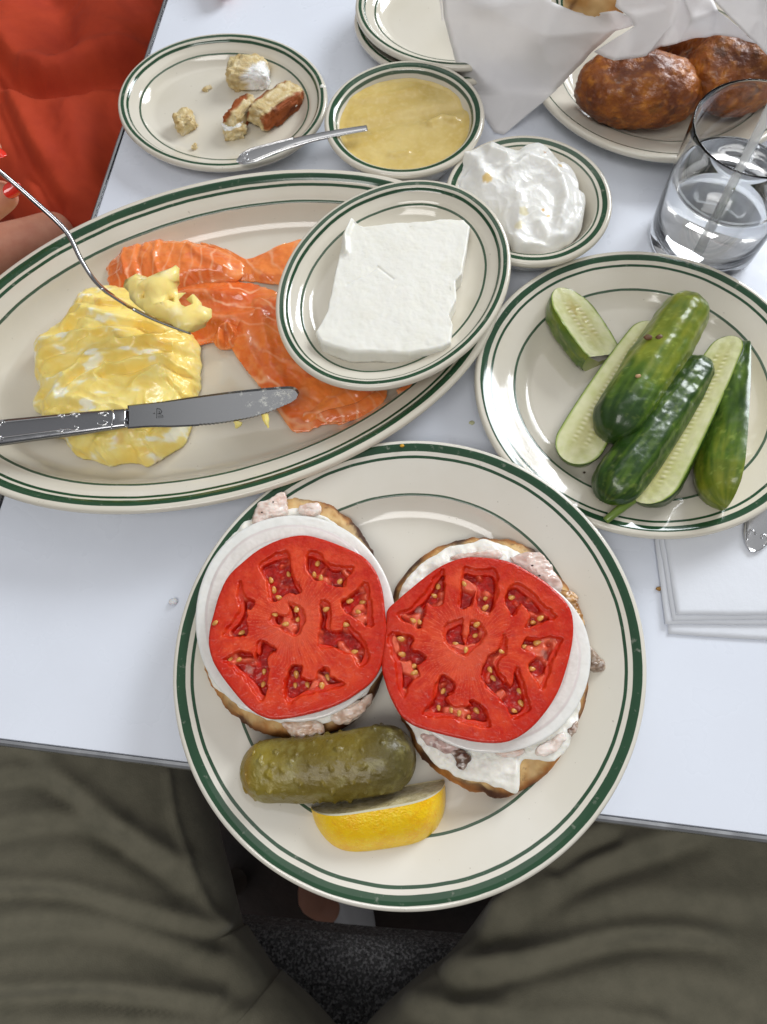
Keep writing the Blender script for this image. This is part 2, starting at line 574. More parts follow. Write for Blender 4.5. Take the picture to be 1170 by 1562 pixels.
def plate_mesh(cx, cy, a, b, ang, z0, prof, nt=256, tilt=None):
    top, bot = prof
    th = np.linspace(0, 2 * math.pi, nt, endpoint=False)
    dw = top[-1][0] / 1000
    fr = top[-1][1] / 1000
    rings, dd = [], []
    for f in (0.001, .12, .25, .4, .55, .7, .85):         # the well's floor
        rings.append(((a - dw) * f * np.cos(th), (b - dw) * f * np.sin(th), np.full(nt, fr))); dd.append(90)
    tp = np.array(top[::-1])
    # refine the profile
    k = np.arange(len(tp)); kk = np.linspace(0, len(tp) - 1, (len(tp) - 1) * 3 + 1)
    tp = spline(tp, len(kk))
    for d, z in tp:
        d /= 1000
        rings.append(((a - d) * np.cos(th), (b - d) * np.sin(th), np.full(nt, z / 1000))); dd.append(d * 1000)
    for d, z in bot:
        d /= 1000
        rings.append(((a - d) * np.cos(th), (b - d) * np.sin(th), np.full(nt, z / 1000))); dd.append(-5)
    d = bot[-1][0] / 1000
    rings.append(((a - d) * .02 * np.cos(th), (b - d) * .02 * np.sin(th), np.full(nt, bot[-1][1] / 1000))); dd.append(-5)
    V = np.array(rings).transpose(0, 2, 1).reshape(-1, 3)
    # hand-made wobble
    V[:, 2] += 0.0004 * np.sin(2 * np.tile(th, len(rings)) + ang) * np.clip(np.hypot(V[:, 0] / a, V[:, 1] / b), 0, 1) ** 2
    V = rotz(V, ang)
    if tilt is not None:
        V = V @ np.array(Matrix.Rotation(tilt[1], 3, 'Y') @ Matrix.Rotation(tilt[0], 3, 'X')).T
    V = V + [cx, cy, z0]
    F = grid_faces(len(rings), nt)[:, ::-1]
    return mesh(V, np.ascontiguousarray(F), True, {'d': np.repeat(np.array(dd, float), nt)})


PR_DINNER = plate_profile(27, 33, 8.5, 17, 5, 9)
PR_OVAL = plate_profile(33, 22, 9.5, 18, 5, 8)
PR_LUNCH = plate_profile(22, 27, 7.5, 13, 4.5, 7.5)
PR_SMALL = plate_profile(19, 16.5, 6.5, 11, 4, 6)
mt_dinner = plate_mat('ivory_glaze_dinner', [(2.9, 7.6, 1), (10.0, 11.7, 1), (31.8, 33.3, .95)], (0.73, 0.70, 0.625))
mt_oval = plate_mat('ivory_glaze_platter', [(4.4, 9.0, 1), (10.5, 12.4, 1), (21.2, 23.0, .95)])
mt_lunch = plate_mat('ivory_glaze_lunch', [(3.8, 7.7, 1), (10.2, 11.8, 1), (25.8, 27.4, .95)])
mt_small = plate_mat('ivory_glaze_small', [(2.9, 5.4, 1), (6.9, 8.3, 1), (15.3, 16.8, .95)])

FRONT_C = (0.0048, 0.0682); FLOOR_FRONT = 0.0085
tag(put('dinner_plate', plate_mesh(*FRONT_C, .1302, .1268, math.radians(20), 0.0, PR_DINNER, 360), mt_dinner, base=(*FRONT_C, 0)),
    'large round ivory dinner plate overhanging the near table edge, under the bagel halves', 'plate')
PL_C = (-0.0944, 0.2902); PL_ANG = math.radians(11.3); FLOOR_PL = 0.0095
tag(put('oval_platter', plate_mesh(*PL_C, .192, .1239, PL_ANG, 0.0, PR_OVAL, 360), mt_oval, base=(*PL_C, 0)),
    'large oval ivory platter holding scrambled eggs and smoked salmon', 'platter')
CU_C = (0.1730, 0.2193); FLOOR_CU = 0.0075
tag(put('lunch_plate', plate_mesh(*CU_C, .1072, .1038, math.radians(-8), 0.0, PR_LUNCH, 320), mt_lunch, base=(*CU_C, 0)),
    'round ivory plate with green lines holding the half-sour cucumbers', 'plate')
CQ_C = (0.2560, 0.5015)
tag(put('lunch_plate', plate_mesh(*CQ_C, .1068, .1060, 0, 0.0, PR_LUNCH, 240), plate_mat('ivory_glaze_fritter_plate', [(6.0, 7.2, 1), (26, 27, .9)]), base=(*CQ_C, 0)),
    'round ivory plate under the brown fried croquettes and crumpled paper', 'plate')
BR_C = (-0.0907, 0.5132)
tag(put('small_oval_plate', plate_mesh(*BR_C, .0842, .0728, math.radians(-22), 0.0, PR_SMALL, 240), mt_small, base=(*BR_C, 0)),
    'small oval plate with leftover bread scraps, beside the red dress', 'plate')
SK_C = (0.1060, 0.5780)
tag(put('small_oval_plate', plate_mesh(SK_C[0] - .002, SK_C[1] - .003, .0850, .0735, math.radians(-12), 0.0, PR_SMALL, 200), mt_small, base=(*SK_C, 0)),
    'lower plate of the stacked pair at the far side, mostly covered', 'plate')
tag(put('small_oval_plate', plate_mesh(SK_C[0], SK_C[1], .0850, .0740, math.radians(-10), 0.0095, PR_SMALL, 200), mt_small, base=(*SK_C, 0.0095)),
    'empty upper plate of the stacked pair at the far side', 'plate')
# the cream cheese plate rests on the platter's rim and on the salmon
CC_C = (0.0228, 0.2988); CC_Z = 0.0300; CC_ANG = math.radians(49.5)
tag(put('small_oval_plate', plate_mesh(*CC_C, .0852, .0700, CC_ANG, CC_Z, PR_SMALL, 280, tilt=(math.radians(0), math.radians(-1.0))), mt_small, base=(*CC_C, CC_Z)),
    'small oval plate with the cream cheese slab, perched on the platter', 'plate')


def bowl_profile(H, rimw, floor):
    top = [(0, H - 2.4), (.5, H - .9), (1.6, H - .1), (3.0, H), (5.0, H - .4), (rimw, H - 1.6), (rimw + 1.4, H - 3.2), (rimw + 4, H - 8), (rimw + 8, H - 15), (rimw + 14, floor + 3.5), (rimw + 22, floor)]
    bot = [(.6, H - 4.2), (2, H - 6), (6, H - 12), (11, H - 20), (18, 4), (20, .4), (22, 0), (25, .2), (27, 2)]
    return top, bot


PR_BOWL = bowl_profile(34, 7.5, 6)
mt_bowl = plate_mat('ivory_glaze_bowl', [(3.4, 6.8, 1), (8.2, 9.6, .9)])
AP_C = (0.0467, 0.4547)
tag(put('small_bowl', plate_mesh(*AP_C, .0592, .0577, 0.2, 0.0, PR_BOWL, 240), mt_bowl, base=(*AP_C, 0)),
    'small ivory bowl with green rim lines filled with applesauce', 'bowl')
SO_C = (0.1240, 0.3705)
tag(put('small_bowl', plate_mesh(*SO_C, .0592, .0572, -1.1, 0.0, bowl_profile(30, 10, 6), 240), plate_mat('ivory_glaze_bowl_wide', [(3.6, 7.0, 1), (9.0, 10.3, .95)]), base=(*SO_C, 0)),
    'small ivory bowl with green rim lines filled with sour cream', 'bowl')
# ================================================================== the bagel halves and their toppings
Z6 = ((270, 720), 3.343)
Z7 = ((560, 780), 2.925)
crust_m = M('toasted_bagel', attr='col', rough=0.6, sss=0.15, sssr=(1, .5, .25), sscale=.002,
            spots=[(lin(70, 36, 14), 230, .60, .72, 5, .6)], bumps=[(900, .35, .0008), (260, .3, .0012)])
spread_m = M('cream_cheese', (.86, .84, .77), .38, sss=.35, sssr=(1, .85, .6), sscale=.0025, bumps=[(420, .35, .0009), (1200, .2, .0004)])
onion_m = M('raw_onion', attr='col', rough=.2, sss=.45, sssr=(1, .95, .85), sscale=.004, coat=.25, bumps=[(500, .12, .0005)])
tomato_m = M('tomato_flesh', attr='col', rough=.24, spec=.4, sss=.45, sssr=(1, .25, .1), sscale=.0035, coat=.12,
             spots=[(lin(228, 92, 56), 330, .56, .75, 4, .25)], bumps=[(420, .5, .0011), (1100, .25, .0004)], rough_var=(160, .10, .30))
seed_m = M('tomato_seed', lin(212, 152, 74), .2, sss=.2, sssr=(1, .5, .2), sscale=.001, coat=.5)
fish_m = M('whitefish_flesh', attr='col', rough=.24, sss=.4, sssr=(1, .65, .5), sscale=.003, coat=.3, bumps=[(240, .2, .001), (900, .1, .0004)])
pepper_m = M('pepper', (.02, .016, .012), .6)


def bagel(outline, o, s, zb, h, label, seed, group):
    ol = trace(outline, zb + h * .75, o, s)
    def top(x, y, sr):
        P = xy3(x, y)
        return zb + h + .0012 * fbm(P, 70, 3, seed=seed) - .0025 * sstep(.8, 1, sr) + .0009 * fbm(P, 300, 3, seed=seed)
    V, F, x, y, S, W = disc(ol, zb, top, 320, 70, .12, .5, .90, bulge=.012)
    P = V * 1.0
    n1 = fbm(P, 60, 4, seed=seed); n2 = fbm(P, 200, 4, seed=seed + 3); n3 = fbm(P, 28, 3, seed=seed + 5)
    crumb = lerp(lin(214, 180, 124), lin(176, 126, 66), np.clip(.45 + n2 * 1.0 + n1 * .5, 0, 1))
    crumb = lerp(crumb, lin(226, 202, 156), np.clip(n1 * 1.6, 0, .7))
    cr = lerp(lin(188, 124, 58), lin(112, 60, 22), np.clip(.5 + n1 * 1.6, 0, 1))
    cr = lerp(cr, lin(52, 26, 12), np.clip((n3 * 1.2 + n1 * .9 - .02) * 3.0, 0, .92))
    side = np.clip(sstep(.905, .985, S + n2 * .03) + (W < .75), 0, 1)
    c = lerp(crumb, cr, side)
    c = lerp(c, lin(70, 34, 14), np.exp(-((S - .985 - n1 * .012) / .018) ** 2) * (W > .45) * np.clip(.35 + n3 * 1.8, 0, 1))
    V = V + 0
    bump = .0016 * fbm(V, 140, 4, seed=seed) * (W < .98)
    V[:, 0] += bump; V[:, 1] += bump
    return tag(put('bagel_half', mesh(V, F, True, {'col': c}), crust_m), label, 'bagel', group)


BZ = FLOOR_FRONT + .0005
G = 'bagel halves on the dinner plate'
B1 = [(150, 470), (230, 330), (330, 215), (440, 135), (560, 90), (640, 118), (740, 140), (840, 195), (920, 275), (985, 370), (1040, 520), (1060, 700), (1062, 900), (1046, 1040),
      (1000, 1150), (900, 1268), (760, 1335), (620, 1362), (480, 1345), (350, 1290), (250, 1215), (185, 1140), (122, 1015), (100, 800), (115, 600)]
B2 = [(118, 350), (160, 280), (230, 205), (330, 145), (450, 112), (560, 108), (650, 122), (720, 150), (800, 215), (880, 300), (945, 400), (985, 540), (1000, 700), (985, 850), (930, 985),
      (860, 1110), (780, 1200), (690, 1250), (590, 1278), (440, 1235), (320, 1165), (240, 1085), (180, 970), (110, 800), (85, 620), (95, 470)]
bagel(B1, *Z6, BZ, .0165, 'toasted bagel half under the left tomato slice', 2, G)
bagel(B2, *Z7, BZ, .0160, 'toasted bagel half under the right tomato slice, ragged brown right edge', 9, G)
BT = BZ + .0165


def spread(outline, o, s, z, h, label, seed):
    ol = trace(outline, z + h, o, s)
    c, t, R = polar(spline(ol, 200, True), 300)
    R = R * (1 + .035 * fbm(np.c_[np.cos(t), np.sin(t), t * 0], 7, 4, seed=seed))
    ol = np.c_[c[0] + R * np.cos(t), c[1] + R * np.sin(t)]
    def top(x, y, sr):
        P = xy3(x, y)
        return z + h * (.75 + .9 * fbm(P, 75, 3, seed=seed) + .5 * fbm(P, 230, 3, seed=seed + 2)) * (1 - .35 * sstep(.9, 1, sr))
    V, F, x, y, S, W = disc(ol, z - .002, top, 420, 90, .04, .35, .985, smooth=False)
    return tag(put('cream_cheese_spread', mesh(V, F), spread_m), label, 'cream cheese', 'cream cheese on the bagel halves')


spread([(225, 380), (300, 290), (350, 240), (420, 215), (600, 180), (720, 210), (850, 290), (960, 420), (1010, 600), (1030, 800), (1020, 1000), (960, 1130), (860, 1220), (740, 1285), (600, 1290), (480, 1270),
        (350, 1215), (250, 1150), (165, 1060), (130, 930), (125, 760), (150, 560)], *Z6, BT, .0022, 'white cream cheese smear under the left onion slice', 4)
spread([(150, 345), (225, 250), (330, 175), (450, 135), (550, 128), (640, 160), (740, 230), (840, 320), (920, 430), (960, 560), (968, 720), (950, 880), (930, 985), (855, 1110), (760, 1110), (690, 1120), (680, 1235), (640, 1255),
        (540, 1215), (420, 1190), (330, 1140), (262, 1080), (215, 1000), (150, 880), (120, 700), (118, 500)], *Z7, BT, .0030, 'white cream cheese smear showing below the right onion slice', 6)


def fish(outline, o, s, z, h, label, seed, c0=lin(236, 220, 210), c1=lin(214, 184, 170), name='whitefish_flake'):
    ol = trace(outline, z + h, o, s)
    def top(x, y, sr):
        P = xy3(x, y)
        return z + h * .8 * (1 - .5 * sr ** 2.0) + h * .35 * fbm(P, 120, 2, seed=seed) + h * .35 * np.abs(fbm(P * [1, 2.2, 1], 120, 2, seed=seed + 2))
    V, F, x, y, S, W = disc(ol, z - .002, top, 120, 26, .12, .5, .97)
    V[:, 0] += .0016 * fbm(V, 190, 2, seed=seed + 4); V[:, 1] += .0016 * fbm(V, 190, 2, seed=seed + 6)
    n = fbm(V, 170, 3, seed=seed)
    c = lerp(c0, c1, np.clip(.5 + n * 1.5, 0, 1)); c = lerp(c, lin(240, 232, 226), np.clip(fbm(V, 330, 2, seed=seed + 8) * 1.4, 0, .6))
    return tag(put(name, mesh(V, F, True, {'col': c}), fish_m), label, 'fish', 'smoked fish flakes on the bagels')


FZ = BT + .0015
fish([(395, 165), (430, 140), (470, 120), (545, 90), (558, 150), (560, 200), (480, 230), (400, 265), (380, 230)], *Z6, FZ, .0045, 'pink smoked fish flake peeking out above the left onion slice', 1)
fish([(520, 1280), (600, 1250), (700, 1255), (745, 1300), (720, 1345), (640, 1362), (580, 1350), (560, 1310)], *Z6, FZ - .002, .0045, 'pale fish flake at the lower rim of the left bagel, beside the pickle', 5, lin(232, 210, 190), lin(198, 160, 130))
fish([(765, 1215), (850, 1180), (950, 1150), (990, 1110), (985, 1170), (930, 1240), (850, 1280), (780, 1262)], *Z6, FZ - .0015, .005, 'pale fish flake at the lower right rim of the left bagel', 7, lin(232, 212, 196), lin(200, 168, 146))
fish([(125, 500), (165, 470), (175, 520), (140, 545)], *Z6, FZ - .004, .003, 'tiny grey fish flake at the left rim of the left bagel', 8)
fish([(640, 200), (735, 172), (800, 195), (835, 255), (880, 330), (840, 350), (760, 290), (690, 240)], *Z7, FZ, .0040, 'translucent peppered fish flake above the right tomato slice', 11, lin(232, 214, 204), lin(206, 178, 166))
fish([(380, 190), (470, 178), (590, 165), (600, 205), (480, 215), (390, 215)], *Z7, FZ, .0030, 'thin pink fish flake along the top of the right tomato slice', 12)
fish([(240, 985), (330, 1000), (420, 1040), (390, 1080), (310, 1060), (255, 1030)], *Z7, FZ, .0035, 'pinkish grey fish flake at the lower left of the right bagel', 13, lin(212, 184, 176), lin(160, 128, 122))
fish([(378, 1070), (420, 1058), (455, 1085), (466, 1110), (440, 1152), (408, 1140), (395, 1105)], *Z7, FZ + .001, .005, 'dark brown piece of fish skin on the cream cheese', 14, lin(120, 92, 74), lin(74, 52, 42))
fish([(990, 590), (1030, 630), (1072, 680), (1068, 708), (1010, 705), (985, 660)], *Z7, FZ - .006, .005, 'brownish fish strip sticking out at the right of the right bagel', 15, lin(190, 170, 150), lin(120, 98, 82))
fish([(840, 335), (900, 345), (945, 372), (950, 420), (970, 470), (985, 545), (960, 540), (920, 470), (870, 400)], *Z7, FZ - .003, .005, 'ragged brown crust shred along the right edge of the right bagel', 16, lin(206, 160, 96), lin(140, 92, 44), 'bagel_crust_shred')
fish([(905, 950), (945, 930), (940, 985), (900, 1010), (880, 985)], *Z7, FZ - .002, .004, 'small brown fish bit at the lower right rim of the right bagel', 17, lin(200, 178, 160), lin(120, 92, 76))

fish([(560, 1040), (640, 1035), (700, 1060), (690, 1095), (620, 1100), (570, 1075)], *Z7, FZ + .001, .003, 'pale fish flake below the right onion slice, on the cream cheese', 21)
fish([(760, 1060), (830, 1010), (880, 985), (890, 1020), (840, 1075), (780, 1095)], *Z7, FZ, .0035, 'whitish fish flake at the lower right under the right onion slice', 22, lin(240, 228, 220), lin(216, 196, 184))
fish([(240, 380), (300, 320), (340, 300), (350, 330), (290, 400), (250, 420)], *Z6, FZ - .001, .003, 'thin pale fish flake at the upper left under the left onion slice', 23)
fish([(620, 165), (700, 150), (735, 180), (690, 215), (630, 210)], *Z6, FZ, .0035, 'small pale fish flake right of the pink one above the left onion slice', 24)


def onion(cx, cy, ax, ay, o, s, z, h, label, seed, dome=.001):
    t = np.linspace(0, 2 * math.pi, 40, endpoint=False)
    ol = trace([(cx + ax * math.cos(q) * (1 + .012 * math.sin(3 * q + seed)), cy + ay * math.sin(q) * (1 + .012 * math.cos(2 * q))) for q in t], z + h, o, s)
    edges = [.0, .28, .46, .62, .76, .885]
    def prof(sr):
        zz = 0 * sr
        for e in edges[1:]:
            zz = zz - np.exp(-((sr - e) / .010) ** 2)
        return zz
    def top(x, y, sr):
        P = xy3(x, y)
        return z + h + dome * (1 - sr ** 2) + .00055 * prof(sr) + .0004 * fbm(P, 120, 3, seed=seed) - .0009 * (sr > .89)
    V, F, x, y, S, W = disc(ol, z, top, 300, 110, .03, .35, .975)
    k = np.exp(-((S - .885) / .014) ** 2)
    st = np.clip(fbm(np.c_[S * 6, np.arctan2(y - y.mean(), x - x.mean()) * 14, S * 0], 3.0, 3, seed=seed), -1, 1)
    c = lerp((.80, .79, .745), (.66, .655, .60), np.clip(.35 + st * .9, 0, 1))
    for e in edges[1:]: c = lerp(c, (.55, .50, .47), np.exp(-((S - e) / .008) ** 2) * .6)
    c = lerp(c, (.74, .64, .63), np.clip(k * .8 + .25 * sstep(.5, .86, S) * (S < .89), 0, .7))
    c = lerp(c, (.82, .82, .79), (S > .90) * .6)
    return tag(put('onion_slice', mesh(V, F, True, {'col': c}), onion_m), label, 'onion', 'onion slices on the bagels')


OZ = BT + .0042
onion(597, 745, 512, 535, *Z6, OZ, .0034, 'translucent white onion slice ringing the left tomato slice', 1)
onion(560, 665, 440, 418, *Z7, OZ, .0032, 'translucent white onion slice showing right and below the right tomato slice', 3)

seed_me = None


def tomato(outline, pits, seeds, o, s, z, h, label, seed, core, holes):
    global seed_me
    zt = z + h
    ol = trace(outline, zt, o, s)
    PT = [spline(trace(p, zt - .0005, o, s), len(p) * 4, True) for p in pits]
    GROW = .0007
    HL = trace(holes, zt - .003, o, s)
    cc = trace([core], zt, o, s)[0]

    def sd(x, y):
        d = np.full(x.shape, 1.0)
        for p in PT:
            bb = (x > p[:, 0].min() - .004) & (x < p[:, 0].max() + .004) & (y > p[:, 1].min() - .004) & (y < p[:, 1].max() + .004)
            if bb.any():
                d[bb] = np.minimum(d[bb], poly_dist(x[bb], y[bb], p))
        return d

    def fields(x, y):
        P = xy3(x, y)
        d = sd(x + .0016 * fbm(P, 170, 3, seed=seed), y + .0016 * fbm(P, 170, 3, seed=seed + 1)) - GROW
        ox, oy = x - cc[0], y - cc[1]; rr = np.hypot(ox, oy) + 1e-6
        sl = .0026 + .0022 * fbm(P, 90, 2, seed=seed + 9); d2 = sd(x + ox / rr * sl, y + oy / rr * sl) - GROW         # the outer wall of each chamber slopes, the inner one is steep
        pl = fbm(P, 105, 2, seed=seed + 4)
        return d, np.maximum(d, d2), pl

    def top(x, y, sr):
        P = xy3(x, y)
        d, dw, pl = fields(x, y)
        inn = .4 * sstep(-.0006, .0011, -d) + .6 * sstep(0, .0012, -dw)
        z_ = zt + .0005 * fbm(P, 60, 3, seed=seed) + .00022 * fbm(P, 300, 3, seed=seed)
        lump = sstep(.05, .35, pl)
        z_ = z_ - inn * (.0048 - .0034 * lump * sstep(0, .0009, -dw)) + inn * .0004 * fbm(P, 300, 2, seed=seed)
        z_ = z_ - .0004 * sstep(.97, 1, sr)
        return z_

    c0 = np.array(ol).mean(0)
    V, F, x, y, S, W = disc(ol, z, top, 560, 190, .014, .10, .985, dense=.85, bulge=.006)
    d, dw, pl = fields(x, y)
    P = xy3(x, y)
    ang = np.arctan2(y - cc[1], x - cc[0]); rc = np.hypot(x - cc[0], y - cc[1])
    n1 = fbm(P, 55, 3, seed=seed); n2 = fbm(P, 420, 3, seed=seed + 2)
    st = fbm(np.c_[np.cos(ang) * 3.2, np.sin(ang) * 3.2, rc * 60], 2.2, 3, seed=seed)
    c = lerp(lin(194, 36, 12), lin(216, 70, 32), np.clip(.42 + st * .9 + n1 * 1.2, 0, 1))
    c = lerp(c, lin(232, 100, 60), sstep(.12, .5, fbm(np.c_[ang * 3.0, rc * 40, rc * 0], 2.0, 3, seed=seed + 12)) * sstep(.004, .012, rc) * .3)
    c = lerp(c, lin(226, 90, 54), np.clip(n2 * .8 - .1 + np.exp(-(rc / .010) ** 2) * .15, 0, .5))
    c = lerp(c, lin(190, 32, 12), sstep(.80, .985, S) * .75)
    c = lerp(c, lin(222, 96, 62), sstep(.022, .006, rc + .006 * n1) * .55)
    fib = np.abs(((ang * 13 + 1.6 * fbm(P, 70, 2, seed=seed)) % 1) - .5) * 2
    c = lerp(c, lin(236, 136, 100), sstep(.86, 1.0, fib) * sstep(.004, .010, rc) * sstep(.034, .022, rc) * .5)                 # the band under the skin
    wall = sstep(0, .0008, -d)
    c = lerp(c, lin(206, 42, 18), wall * .6)
    inn = sstep(.0001, .0008, -dw)
    gel = lerp(lin(150, 8, 2), lin(194, 24, 6), np.clip(.5 + fbm(P, 260, 2, seed=seed + 6) * 1.4, 0, 1))
    c = lerp(c, gel, inn)
    lump = sstep(.02, .32, pl)
    c = lerp(c, lin(228, 112, 82), inn * lump * (.8 + .3 * fbm(P, 400, 2, seed=seed)))            # pale placenta between the seeds
    hd = np.min([np.hypot(x - q[0], (y - q[1])) for q in HL], 0) if len(HL) else np.full(x.shape, 1.)
    c = lerp(c, lin(176, 120, 108), sstep(.0030, .0014, hd + .0012 * fbm(P, 300, 2)) * inn * .8)
    c = lerp(c, lin(190, 26, 14), (W < .8).astype(float))
    me = mesh(V, F, True, {'col': c})
    t = thing('tomato_slice', (*c0, z), label, 'tomato', 'tomato slices on the bagels')
    put('flesh', me, tomato_m, t)
    if seed_me is None:
        v, f = ico(2); v = v * [.0020, .0013, .0009]; v[:, 1] *= 1 - .28 * np.clip(v[:, 0] / .0020, -1, 1)
        seed_me = mesh(v, f); seed_me.name = 'seed'; seed_me.materials.append(seed_m)
    sp = trace(seeds, zt - .002, o, s)
    zz = top(sp[:, 0], sp[:, 1], np.full(len(sp), .5))
    rnd = random.Random(seed)
    for (sx, sy), sz in zip(sp, zz):
        e = bpy.data.objects.new('seed', seed_me); COL.objects.link(e); e.parent = t
        e.location = (sx - c0[0], sy - c0[1], sz - z + .0005)
        e.rotation_euler = (rnd.uniform(-.4, .4), rnd.uniform(-.4, .4), math.atan2(sy - cc[1], sx - cc[0]) + rnd.uniform(-.6, .6))
        k = rnd.uniform(.85, 1.15); e.scale = (k, k, k)
    return t


TZ = OZ + .0034
T1 = [(160, 880), (165, 800), (185, 720), (215, 620), (260, 530), (330, 460), (420, 390), (530, 340), (640, 320), (740, 340), (850, 380), (950, 430), (1010, 500), (1045, 590), (1060, 700), (1068, 800), (1060, 900),
      (1035, 1000), (990, 1070), (930, 1120), (850, 1170), (740, 1215), (620, 1245), (500, 1260), (420, 1240), (350, 1190), (280, 1110), (220, 1030), (180, 960)]
P1 = [[(428, 465), (555, 410), (575, 490), (600, 560), (628, 600), (600, 622), (565, 605), (520, 652), (475, 645), (462, 560), (440, 510)],
      [(672, 405), (730, 425), (800, 480), (895, 492), (862, 540), (850, 578), (800, 572), (740, 548), (700, 545), (668, 480)],
      [(968, 575), (992, 775), (930, 752), (870, 712), (842, 668), (870, 640), (915, 612)],
      [(735, 655), (782, 690), (775, 790), (800, 815), (850, 815), (858, 765), (890, 800), (975, 905), (945, 985), (890, 930), (800, 892), (722, 880), (738, 770)],
      [(572, 665), (640, 708), (645, 760), (605, 838), (550, 802), (482, 768), (490, 722), (555, 735), (585, 700)],
      [(320, 560), (345, 635), (390, 660), (380, 692), (348, 700), (355, 790), (340, 832), (235, 832), (290, 760), (322, 700), (312, 620)],
      [(245, 950), (350, 918), (398, 950), (425, 868), (498, 910), (462, 940), (460, 1040), (440, 1160), (370, 1080), (300, 1010), (252, 972)],
      [(555, 1060), (600, 988), (636, 1010), (628, 1052), (700, 1065), (725, 1010), (766, 1004), (775, 1045), (852, 1080), (760, 1112), (650, 1132), (565, 1170)]]
S1 = [(475, 545), (490, 595), (515, 635), (565, 515), (715, 460), (697, 520), (735, 542), (830, 552), (880, 652), (925, 715), (500, 728), (555, 778), (610, 700), (615, 748), (200, 775), (325, 815), (270, 950), (315, 957), (440, 1015),
      (435, 1080), (605, 1030), (600, 1085), (662, 1082), (740, 1092), (765, 1045), (762, 700), (862, 780), (905, 915), (945, 660)]
tomato(T1, P1, S1, *Z6, TZ, .0075, 'left tomato slice, on the bagel half beside the platter', 3, (600, 760), [(365, 1005), (770, 1035), (320, 640)])
T2 = [(65, 690), (75, 600), (85, 500), (90, 440), (140, 390), (210, 330), (300, 260), (380, 220), (450, 203), (540, 205), (640, 225), (720, 265), (800, 315), (870, 380), (910, 440), (922, 510), (915, 600), (885, 720),
      (850, 810), (800, 890), (740, 960), (670, 1010), (600, 1032), (500, 1030), (400, 1010), (300, 985), (210, 955), (150, 910), (105, 830), (80, 760)]
P2 = [[(336, 265), (332, 405), (305, 418), (262, 410), (240, 515), (190, 500), (135, 462), (200, 430), (250, 372), (300, 310)],
      [(440, 252), (490, 265), (570, 265), (578, 360), (548, 455), (500, 432), (492, 350), (455, 425), (415, 420), (428, 310)],
      [(672, 325), (740, 365), (790, 420), (838, 470), (790, 492), (710, 514), (735, 470), (692, 405), (652, 462), (620, 400), (632, 350)],
      [(345, 520), (420, 480), (418, 552), (450, 566), (465, 490), (520, 518), (520, 562), (482, 600), (440, 642), (390, 622), (350, 580)],
      [(695, 600), (720, 565), (770, 575), (862, 568), (830, 660), (785, 785), (752, 740), (725, 690), (762, 640), (702, 612)],
      [(610, 555), (616, 630), (582, 680), (602, 740), (640, 785), (662, 700), (692, 760), (722, 870), (660, 920), (620, 862), (530, 772), (515, 720), (540, 650), (590, 622)],
      [(328, 740), (385, 760), (386, 810), (352, 832), (400, 878), (468, 868), (460, 845), (512, 870), (540, 958), (440, 940), (350, 915), (250, 905), (295, 850)],
      [(95, 555), (200, 560), (192, 610), (260, 650), (222, 682), (232, 730), (200, 750), (160, 822), (130, 680)]]
S2 = [(318, 330), (300, 372), (205, 488), (232, 492), (150, 570), (155, 635), (210, 722), (205, 690), (530, 385), (530, 425), (432, 325), (648, 380), (775, 475), (745, 492), (490, 505), (485, 550), (440, 620), (705, 600), (760, 585),
      (600, 627), (550, 705), (565, 742), (680, 800), (690, 855), (660, 888), (340, 800), (320, 875), (375, 887), (490, 888), (455, 920), (410, 902), (395, 590), (740, 700)]
tomato(T2, P2, S2, *Z7, TZ - .0002, .0078, 'right tomato slice, on the bagel half at the plate centre', 8, (440, 600), [(790, 640), (230, 440)])

# loose specks of pepper on the fish
pv, pf = ico(1)
for i, (q, zz) in enumerate([((738, 240), .0062), ((770, 285), .0060)]):
    p = trace([q], FZ + zz, *Z7)[0]
    tag(put('pepper_flake', mesh(pv * [.0008, .0006, .0004] + [*p, FZ + zz - .0008], pf), pepper_m), ('upper', 'lower')[i] + ' black pepper fleck on the fish flake above the right tomato slice', 'pepper', 'pepper flecks on the right fish flake')
for i, q in enumerate([(432, 205), (490, 152)]):
    p = trace([q], FZ + .005, *Z6)[0]
    tag(put('pepper_flake', mesh(pv * [.0006, .0005, .0004] + [*p, FZ + .0048], pf), pepper_m), ('lower', 'upper')[i] + ' black pepper fleck on the pink fish flake above the left onion slice', 'pepper', 'pepper flecks on the left fish flake')

# ================================================================== pickle and lemon wedge
Z8 = ((260, 1080), 2.543)
pickle_m = M('dill_pickle', attr='col', rough=.34, sss=.2, sssr=(1, .9, .3), sscale=.003, coat=.15, bumps=[(420, .5, .0014), (1100, .3, .0006)])


def pt8(q, z):
    return at(Z8[0][0] + q[0] / Z8[1], Z8[0][1] + q[1] / Z8[1], z)


